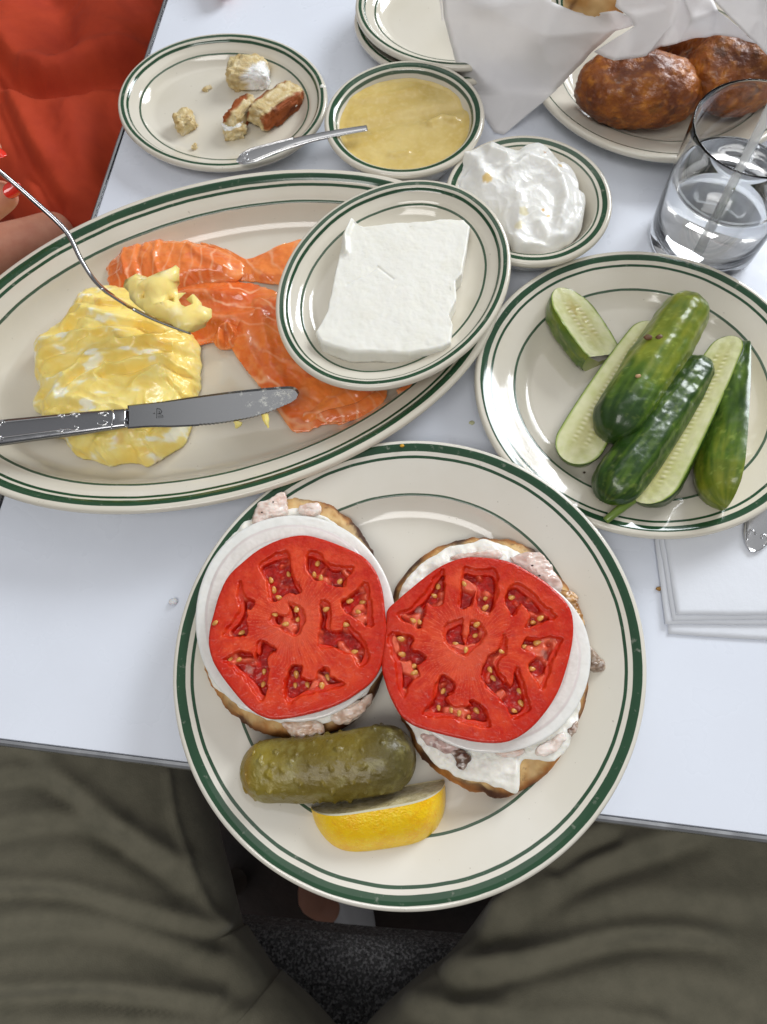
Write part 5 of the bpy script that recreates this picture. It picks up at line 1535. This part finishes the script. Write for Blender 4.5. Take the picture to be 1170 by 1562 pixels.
# small stamped maker's mark on the blade (worn, unreadable strokes)
mk_m = M('stamped_mark', (.03, .03, .03), .5)
mv = []
def stroke(a, b_, wd):
    a = np.array(a, float); b_ = np.array(b_, float); dd = (b_ - a) / np.linalg.norm(b_ - a); nn = np.array([-dd[1], dd[0]]) * wd
    q = [a + nn, a - nn, b_ - nn, b_ + nn]
    v = np.array([kp(p, kz(p) + .00085) for p in q] + [kp(p, kz(p) + .0004) for p in q])
    mv.append((v, [(0, 1, 2, 3), (7, 6, 5, 4), (0, 4, 5, 1), (1, 5, 6, 2), (2, 6, 7, 3), (3, 7, 4, 0)]))
ox, oy, k = 583, 153, .135
for a, b_ in [((0, 0), (0, 270)), ((0, 0), (90, 20)), ((90, 20), (140, 90)), ((140, 90), (90, 150)), ((90, 150), (30, 150)), ((60, 60), (70, 150)), ((60, 190), (60, 270)), ((115, 170), (115, 265)), ((160, 180), (165, 255)), ((-90, 140), (-50, 130))]:
    stroke((ox + a[0] * k, oy + a[1] * k), (ox + b_[0] * k, oy + b_[1] * k), 1.3)
put('stamped_mark', mesh(*merge(mv), False), mk_m, kbl)
# bits of egg hanging from the edge
for pts, r, lab in (([kp((885, 203), KZ - .005), kp((884, 214), KZ - .006), kp((878, 224), KZ - .008)], [.0028, .0022, .0008], 'small egg bit under the middle of the knife edge'), ([kp((985, 176), KZ - .006), kp((990, 200), KZ - .007), kp((998, 226), KZ - .009)], [.0022, .0018, .0005], 'thin egg strand hanging from the knife near its tip')):
    pp = spline(pts, 12); rr = np.interp(np.linspace(0, 1, 12), [0, .5, 1], r)
    V, F = sweep(pp, rr, rr * .7, (1, 0, 0), 12)
    V = V + fbm(V, 400, 2)[:, None] * .0006
    tag(put('egg_bit', mesh(V, F, True, {'col': egg_color(V, 4)}), egg_m), lab, 'egg')

# ================================================================== fork held over the eggs
fk_px = [(-60, 214, .118), (0, 262, .100), (45, 300, .088), (100, 352, .074), (125, 398, .066), (150, 434, .060), (188, 462, .056), (235, 487, .053), (290, 508, .051)]
fork_steel = M('fork_steel', (.40, .40, .415), .2, metal=1.0)
FP = spline(np.array([at(*q) for q in fk_px]), 90)
fork = thing('dinner_fork', (*FP[-1][:2], .045), 'steel fork held sideways, lifting a bite of egg', 'fork')
view = FP - np.array([0, 0, CAM_H]); view /= np.linalg.norm(view, axis=1)[:, None]
wdir = np.array([-.24, .62, -.75]); wdir /= np.linalg.norm(wdir)
hN = 62
u = np.linspace(0, 1, hN)
V, F = sweep(FP[:hN], np.interp(u, [0, .5, .85, 1], [.0042, .0034, .0038, .0085]), np.interp(u, [0, .6, 1], [.0017, .0016, .0013]), wdir, 20, 2.6)
put('handle', mesh(V, F), fork_steel, fork)
V, F = sweep(FP[hN - 2:72], np.interp(np.linspace(0, 1, 12), [0, 1], [.0086, .0112]), .0009, wdir, 20, 3.5)
put('head', mesh(V, F), fork_steel, fork)
for k in (-.0096, -.0032, .0032, .0096):
    V, F = sweep(FP[71:] + wdir * k, np.linspace(.0015, .0008, 19), np.linspace(.0009, .0006, 19), wdir, 10)
    put('tine', mesh(V, F), fork_steel, fork)
# the bite of egg on the fork: lumpy curds run together
ZF = ((180, 400), 8.357)
def fp(q, z):
    return at(ZF[0][0] + q[0] / ZF[1], ZF[0][1] + q[1] / ZF[1], z)
mb = bpy.data.metaballs.new('bite'); mb.resolution = .0008; mb.threshold = .30
_rc = random.Random(4)
def curd(q, z, r):
    c = fp(q, z)
    e = mb.elements.new(); e.co = tuple(c); e.radius = r * 1.10
    for _ in range(4):
        d = np.array([_rc.gauss(0, 1), _rc.gauss(0, 1), _rc.gauss(0, 1)]); d /= np.linalg.norm(d)
        e = mb.elements.new(); e.co = tuple(c + d * r * .75); e.radius = r * _rc.uniform(.35, .6)
chains = [([(130, 250), (180, 330), (240, 440), (300, 500)], .058, .0038), ([(280, 205), (290, 260), (350, 330), (420, 430), (480, 540)], .059, .0042), ([(420, 280), (480, 310), (520, 400)], .060, .0045), ([(590, 180), (640, 200), (690, 200), (620, 260), (550, 300)], .061, .0046),
          ([(700, 85), (740, 80), (770, 95)], .061, .0016), ([(690, 330), (650, 360), (600, 430), (560, 520), (600, 600)], .059, .0038), ([(730, 560), (730, 480), (770, 430), (850, 420), (940, 450), (1000, 520), (1020, 600)], .058, .0026),
          ([(350, 560), (450, 600), (560, 650), (680, 700), (780, 740)], .056, .0048), ([(860, 660), (950, 690), (1050, 700), (1090, 680), (920, 780), (850, 800)], .056, .0048), ([(450, 480), (540, 560), (660, 640)], .058, .0046)]
for ch, z, r in chains:
    for i, q in enumerate(spline(np.array(ch, float), len(ch) * 3)):
        curd(q, z + .0012 * math.sin(i * 1.7 + ch[0][0]), r * (1 + .18 * math.sin(i * 2.3 + ch[0][1])))
mo = bpy.data.objects.new('tmpmb', mb); COL.objects.link(mo)
bpy.context.view_layer.update()
dg = bpy.context.evaluated_depsgraph_get()
me = bpy.data.meshes.new_from_object(mo.evaluated_get(dg)); bpy.data.objects.remove(mo)
co = get_co(me); no = get_no(me)
co = co + no * (.0022 * fbm(co, 210, 3) + .0018 * np.abs(fbm(co, 380, 3)))[:, None]; set_co(me, co)
me = mesh(co, [tuple(p.vertices) for p in me.polygons], True, {'col': lerp(egg_color(co, 6), lin(252, 228, 150), np.full(len(co), .35))})
tag(put('egg_bite', me, egg_m), 'ragged bite of scrambled egg on the raised fork', 'egg')

# ================================================================== small crumbs and drips
speck('crumb', (142, 53), .028, .0014, yel_bit, 'tan crumb on the far rim of the dinner plate', 'crumb', (560, 660), 2.659)
speck('spice_speck', (522, 424), .0125, .0010, dark_bit, 'black speck left of the lemon wedge', 'speck', *Z8)
speck('tomato_bit', (420, 70), .014, .0014, M('pink_bit', lin(220, 130, 110), .4), 'pink tomato bit on the plate right of the lemon wedge', 'crumb', (570, 1200), 1.95)
speck('crumb', (1005, 898), .0012, .0018, bits, 'brown crumb beside the napkin stack', 'crumb')
speck('onion_crumb', (264, 918), .0015, .0030, onion_m if False else M('clear_bit', (.7, .72, .74), .2, sss=.3), 'pale translucent crumb on the table left of the dinner plate', 'crumb')
speck('cream_cheese_crumb', (990, 515), .014, .0016, spread_m, 'cream cheese crumb right of the right bagel half', 'crumb', *Z7)
speck('drip', (935, 1155), .0006, .0020, M('stain', lin(190, 190, 150), .4), 'dried pale drip on the table between platter and round plate', 'drip', *Z4, .25)
speck('cream_cheese_crumb', (1052, 375), .013, .0022, spread_m, 'white cream cheese dot beside the crusty bread strip', 'crumb', *Z1)
speck('cream_cheese_crumb', (1152, 310), .0185, .0026, spread_m, 'white cream cheese dot on the rim of the small oval plate', 'crumb', *Z1)
# ================================================================== chair, trousers, red dress, hands
boucle_m = M('grey_boucle', (.13, .13, .135), .9, spots=[((.45, .45, .47), 420, .48, .62, 3), ((.03, .03, .032), 300, .55, .7, 3)], bumps=[(420, 1.0, .004, 2.0)], sheen=.3)
wood_dark = M('dark_wood', (.04, .028, .02), .5)
chair = thing('chair', (0, -.16, -.745), 'dark chair with nubbly grey seat between the trouser legs', 'chair')
x, y = np.meshgrid(np.linspace(-.22, .22, 60), np.linspace(-.42, .03, 60), indexing='ij')
bm_v, bm_f = box(-.225, .225, -.45, 0.0, -.345, -.275)
me = mesh(bm_v, bm_f, False); me = bevel(me, .022, 5)
me = eval_mesh(me, [('SUBSURF', {'subdivision_type': 'SIMPLE', 'levels': 3, 'render_levels': 3})])
co = get_co(me); no = get_no(me)
sf = (at(330, 1392, -.275)[:2] + at(720, 1462, -.275)[:2]) / 2
co = rotz(co, math.radians(-10)) + [sf[0], sf[1], 0]
set_co(me, co + no * (.002 * fbm(co, 120, 2) + .004 * fbm(co, 12, 2))[:, None])
me.polygons.foreach_set('use_smooth', np.ones(len(me.polygons), bool))
V_ = get_co(me)
put('seat', me, boucle_m, chair)
for sx_ in (-1, 1):
    for yy in (-.42, -.03):
        V, F = sweep([(sx_ * .2, yy, -.744), (sx_ * .2, yy, -.34)], .018, .018, (1, 0, 0), 12)
        V = rotz(V, math.radians(-10)) + [sf[0], sf[1], 0]
        put('leg', mesh(V, F), wood_dark, chair)

trouser_m = M('olive_twill', lin(110, 106, 90), .85, spots=[(lin(99, 96, 81), 60, .4, .7)], bumps=[(1400, .35, .0006, 1.0), (220, .25, .0012)], sheen=.15)
ZA = ((0, 1100), 1.95); ZB = ((570, 1200), 1.95)


def leg(axis, a, b, folds, seed, side_sign):
    path = spline(np.array(axis), 150)
    for _ in range(6): path[1:-1] = (path[:-2] + path[1:-1] * 2 + path[2:]) / 4
    seg = np.r_[0, np.cumsum(np.linalg.norm(np.diff(path, axis=0), axis=1))]
    u = seg / seg[-1]
    A = np.interp(u, np.linspace(0, 1, len(a)), a); B = np.interp(u, np.linspace(0, 1, len(b)), b)
    T = frames(path); S_ = np.cross(T, [0, 0, 1.]); S_ /= np.linalg.norm(S_, axis=1)[:, None]
    Wd = np.cross(S_, T)
    nt = 200; th = np.linspace(0, 2 * math.pi, nt, endpoint=False)
    c, s = np.cos(th), np.sin(th)
    c2 = np.sign(c) * np.abs(c) ** .85; s2 = np.sign(s) * np.abs(s) ** .85
    V = (path[:, None] + A[:, None, None] * c2[None, :, None] * S_[:, None] + B[:, None, None] * s2[None, :, None] * Wd[:, None]).reshape(-1, 3)
    D = (c[None, :, None] * S_[:, None] / A[:, None, None] + s[None, :, None] * Wd[:, None] / B[:, None, None]).reshape(-1, 3); D /= np.linalg.norm(D, axis=1)[:, None]
    topw = sstep(-.1, .5, D[:, 2])
    dz = np.zeros(len(V))
    for pl, Amp, wd in folds:
        dd = poly_dist(V[:, 0], V[:, 1], pl, False)
        dz += topw * Amp * (np.exp(-(dd / wd) ** 2))
    Q = V * [1, 1, .6]
    dz += .0030 * fbm(Q, 9, 2, seed=seed) + .0006 * fbm(Q, 50, 2, seed=seed + 3)
    V = V + D * dz[:, None]
    return V, grid_faces(150, nt)[:, ::-1]


LZ = -.115


def ta(pts): return trace(pts, LZ, *ZA)
def tb(pts): return trace(pts, LZ, *ZB)


def fold3(pl, A, w):
    """A crease: a ridge with a valley beside it."""
    pl = spline(pl, 30)
    return [(pl, A * 1.0, w), (pl + np.array([.003, -w * 1.2]), -A * 1.1, w * .9)]


fl = []
for p, A, w in [([(-60, 470), (0, 480), (200, 488), (400, 560), (520, 610), (600, 650)], .006, .006), ([(-60, 790), (0, 785), (250, 775), (420, 800), (620, 850)], .006, .006), ([(60, 60), (160, 170), (300, 300), (430, 400), (500, 480)], .006, .008),
                ([(-60, 320), (60, 290), (200, 280), (330, 330), (480, 430)], .005, .008), ([(-60, 600), (150, 575), (330, 590), (560, 700), (680, 800)], .004, .009), ([(-40, 160), (80, 150), (200, 200), (340, 320)], .005, .007), ([(200, 890), (450, 880), (700, 900)], .004, .007)]:
    fl += fold3(ta(p), A, w)
seamL = ta([(445, 150), (470, 280), (520, 450), (580, 590), (640, 680), (700, 760), (790, 850), (880, 920)])
fl += [(seamL, .0025, .0025)]
fr = []
for p, A, w in [([(240, 590), (480, 510), (700, 440), (870, 425), (1000, 440)], .007, .007), ([(330, 440), (500, 340), (640, 250), (780, 190), (960, 130)], .006, .008), ([(100, 690), (400, 680), (650, 660), (850, 690)], .005, .007), ([(420, 420), (620, 360), (800, 320), (1000, 330), (1200, 350)], .004, .010),
                ([(450, 560), (700, 540), (900, 560), (1150, 620)], .003, .010), ([(560, 230), (640, 170), (720, 130)], .006, .006), ([(420, 620), (600, 600), (820, 610), (1100, 700)], .003, .008)]:
    fr += fold3(tb(p), A, w)
seamR = tb([(590, 190), (520, 290), (430, 390), (350, 470), (280, 550), (200, 610), (90, 680), (0, 720)])
fr += [(seamR, .0025, .0025)]
zx = -.185


def leg_axis(pts, A, sgn):
    """axis of a leg from its inner silhouette (photograph points) and its half width"""
    P = np.array([at(p[0], p[1], zx)[:2] for p in pts])
    T = np.gradient(P, axis=0); T /= np.linalg.norm(T, axis=1)[:, None]
    return [(p[0] + sgn * t[1] * a, p[1] - sgn * t[0] * a, zx + dz) for p, t, a, dz in zip(P, T, A, (0, 0, 0, 0, -.005, -.01, -.02))]


AL = [.150, .148, .142, .136, .126, .115, .105]
AR = [.150, .148, .142, .136, .126, .115, .105]
axL = leg_axis([(545, 1640), (497, 1562), (392, 1465), (358, 1400), (325, 1290), (285, 1150), (245, 1000)], AL, -1)
axR = leg_axis([(520, 1640), (566, 1562), (692, 1458), (745, 1400), (806, 1330), (872, 1230), (935, 1100)], AR, 1)
shinL = [(axL[-1][0] - .02, axL[-1][1] + .05, -.30), (axL[-1][0] - .02, axL[-1][1] + .05, -.5), (axL[-1][0], axL[-1][1] + .05, -.70)]
shinR = [(axR[-1][0] + .02, axR[-1][1] + .05, -.30), (axR[-1][0] + .02, axR[-1][1] + .05, -.5), (axR[-1][0], axR[-1][1] + .05, -.70)]
diner = thing('person', (0, -.25, -.745), 'seated person in olive trousers, legs apart under the near table edge', 'person')
V1, F1 = leg(axL, AL, [.085, .085, .085, .082, .08, .075, .07], fl, 1, -1)
V2, F2 = leg(axR, AR, [.085, .085, .085, .082, .08, .075, .07], fr, 5, 1)
# lower legs and the lap, off the frame, so that both legs are one garment
S1_, G1 = sweep(spline(np.array([axL[-1]] + shinL), 30), np.linspace(.09, .065, 30), np.linspace(.075, .065, 30), (1, 0, 0), 40)
S2_, G2 = sweep(spline(np.array([axR[-1]] + shinR), 30), np.linspace(.09, .065, 30), np.linspace(.075, .065, 30), (1, 0, 0), 40)
lp = np.array([axL[0], [axL[0][0] + .1, axL[0][1] - .03, zx], [axR[0][0] - .1, axR[0][1] - .03, zx], axR[0]]); S3_, G3 = sweep(spline(lp, 40), .10, .085, (0, 1, 0), 40)
me = mesh(*merge([(V1, [tuple(q) for q in F1]), (V2, [tuple(q) for q in F2]), (S1_, G1), (S2_, G2), (S3_, G3)]))
put('trousers', me, trouser_m, diner)

# someone's foot on the floor between the legs
foot_m = M('skin_foot', lin(196, 140, 118), .5, sss=.2, sssr=(1, .4, .2), sscale=.004)
shoe_m = M('pale_shoe', (.55, .55, .57), .5, bumps=[(300, .2, .001)])
fp0 = at(478, 1392, -.60)
ot = thing('person', (*fp0[:2], -.745), 'bare ankle in a pale shoe, glimpsed on the floor under the dinner plate', 'person')
a0 = fp0 + [-.004, .012, 0]
me = skin([a0 + [.09, .16, .25], a0 + [.035, .07, .12], a0, a0 + [.03, -.02, -.03]], [(0, 1), (1, 2), (2, 3)], [.030, .022, .018, .018], 2)
put('ankle', me, foot_m, ot)
sp0 = at(528, 1392, -.69)
v, f = ico(4); v = v * [.030, .10, .04]; v[:, 2] = np.maximum(v[:, 2], -.03); v = rotz(v, .25) + sp0 + [0, .03, -.012]
put('shoe', mesh(v, f), shoe_m, ot)

# ------------------------------------------------------------------ person in the red dress on the left
red_m = M('red_dress', lin(184, 60, 24), .8, spots=[(lin(166, 48, 18), 18, .4, .7)], bumps=[(1500, .3, .0005, 1.0), (90, .2, .002)])
skin_m2 = M('skin', lin(214, 150, 122), .45, sss=.3, sssr=(1, .35, .18), sscale=.004, bumps=[(500, .15, .0005)], spots=[(lin(202, 130, 104), 60, .4, .7)])
nail_m = M('red_nail', lin(232, 44, 22), .12, coat=1.0)
guest = thing('person', (-.36, .50, -.745), 'person in a red dress with red nails, seated at the left holding the fork', 'person')
RZ = -.075
OL = [(-260, -250), (120, -300), (500, -260), (640, -60), (600, 120), (560, 260), (520, 420), (440, 640), (380, 800), (250, 870), (100, 862), (40, 800), (-30, 700), (-140, 600), (-260, 400), (-320, 50)]
FR = []
for p, A, w in [([(-100, 150), (0, 235), (60, 320), (160, 350), (250, 345), (400, 285), (540, 230)], -.020, .012), ([(-100, 100), (0, 190), (80, 270), (200, 300), (380, 240), (540, 190)], .012, .016), ([(20, 380), (70, 500), (130, 620), (200, 730)], -.008, .007), ([(50, 360), (110, 480), (180, 600), (260, 700)], .007, .012),
                ([(260, 420), (300, 540), (330, 640), (340, 760)], .006, .014), ([(150, -60), (220, 60), (250, 200)], -.010, .018), ([(330, -60), (350, 80), (330, 200)], .008, .02), ([(440, -60), (420, 120), (470, 180)], .006, .018), ([(380, 380), (400, 480), (380, 620)], -.006, .012), ([(90, 600), (200, 640), (320, 660)], -.005, .012), ([(0, -40), (60, 80), (60, 180)], .008, .02)]:
    FR.append((trace(p, RZ, *Z1), A, w))
def red_top(x, y, sr):
    P = xy3(x, y)
    z = RZ + .012 + .010 * fbm(P, 9, 2, seed=2) + .004 * fbm(P, 26, 3, seed=3) - .05 * sr ** 4
    for p, A, w in FR: z = z + A * np.exp(-(poly_dist(x, y, p, False) / w) ** 2)
    return z
ol = trace(OL, RZ, *Z1)
V, F, x, y, S, W = disc(ol, -.30, red_top, 300, 150, .05, .3, .9)
put('dress', mesh(V, F), red_m, guest)
# forearm in her lap, seen between the dress and the platter
A0, A1, A2 = at(-190, 520, -.10), at(0, 392, -.075), at(120, 352, -.085)
me = skin([A0, (A0 + A1) / 2, A1, (A1 + A2) / 2, A2], [(i, i + 1) for i in range(4)], [.040, .036, .030, .024, .026], 3)
put('forearm', me, skin_m2, guest)

# right hand holding the fork: thumb and forefinger pinch the handle, the others curl behind
hp = lambda px, py, z: at(px, py, z)
palm = hp(-150, 330, .085)
K = [palm,                                                   # 0 palm centre
     hp(-240, 400, .05), hp(-420, 560, -.02),                # 1,2 wrist, forearm
     hp(-95, 345, .082), hp(-50, 335, .084), hp(-8, 308, .085), hp(24, 285, .087),      # 3-6 thumb
     hp(-120, 235, .10), hp(-70, 200, .108), hp(-30, 212, .108), hp(-6, 234, .106),     # 7-10 forefinger
     hp(-150, 235, .085), hp(-105, 205, .088), hp(-70, 225, .086), hp(-52, 255, .082),  # 11-14 middle
     hp(-180, 250, .070), hp(-140, 225, .070), hp(-105, 245, .068), hp(-92, 275, .064),  # 15-18 ring
     hp(-205, 275, .055), hp(-172, 250, .052), hp(-145, 265, .050), hp(-132, 290, .048)]  # 19-22 little
E_ = [(0, 1), (1, 2), (0, 3), (3, 4), (4, 5), (5, 6)] + [(0, 7), (7, 8), (8, 9), (9, 10)] + [(0, 11), (11, 12), (12, 13), (13, 14)] + [(0, 15), (15, 16), (16, 17), (17, 18)] + [(0, 19), (19, 20), (20, 21), (21, 22)]
R_ = [.022, .022, .032, .013, .0108, .0102, .0090] + [.010, .0088, .0082, .0062] * 2 + [.0095, .0082, .0076, .006] + [.0085, .0072, .0066, .0052]
hand = put('hand', skin(K, E_, R_, 3), skin_m2, guest)


def nail(c, d, upn, l, w):
    d = np.array(d) / np.linalg.norm(d); upn = np.array(upn, float); upn -= (upn @ d) * d; upn /= np.linalg.norm(upn); sd = np.cross(d, upn)
    v, f = ico(3)
    P = v[:, :1] * d * l + v[:, 1:2] * sd * w + (v[:, 2:] * .0007 - (v[:, 1:2] ** 2) * w * .35) * upn
    put('fingernail', mesh(P + c, f), nail_m, hand)


nail(K[6] + np.array([.30, -.75, .58]) * .0084 - (K[6] - K[5]) * .12, K[6] - K[5], (.30, -.75, .58), .0060, .0044)
nail(K[10] + np.array([.6, -.5, .55]) * .0058, K[10] - K[9], (.6, -.5, .55), .0052, .0038)
# her other hand rests on the table beyond the frame, one knuckle in view
H = [hp(300, -150, .018), hp(230, -240, .03), hp(330, -80, .014), hp(338, -40, .011), hp(342, -6, .009), hp(300, -70, .014), hp(306, -40, .010), hp(270, -80, .014), hp(276, -50, .010), hp(360, -90, .014), hp(372, -58, .010), hp(365, -160, .014), hp(392, -120, .010)]
put('resting_hand', skin(H, [(0, 1), (0, 2), (2, 3), (3, 4), (0, 5), (5, 6), (0, 7), (7, 8), (0, 9), (9, 10), (0, 11), (11, 12)], [.022, .026, .0095, .0085, .007, .009, .007, .0085, .0065, .009, .007, .010, .008], 2), skin_m2, guest)
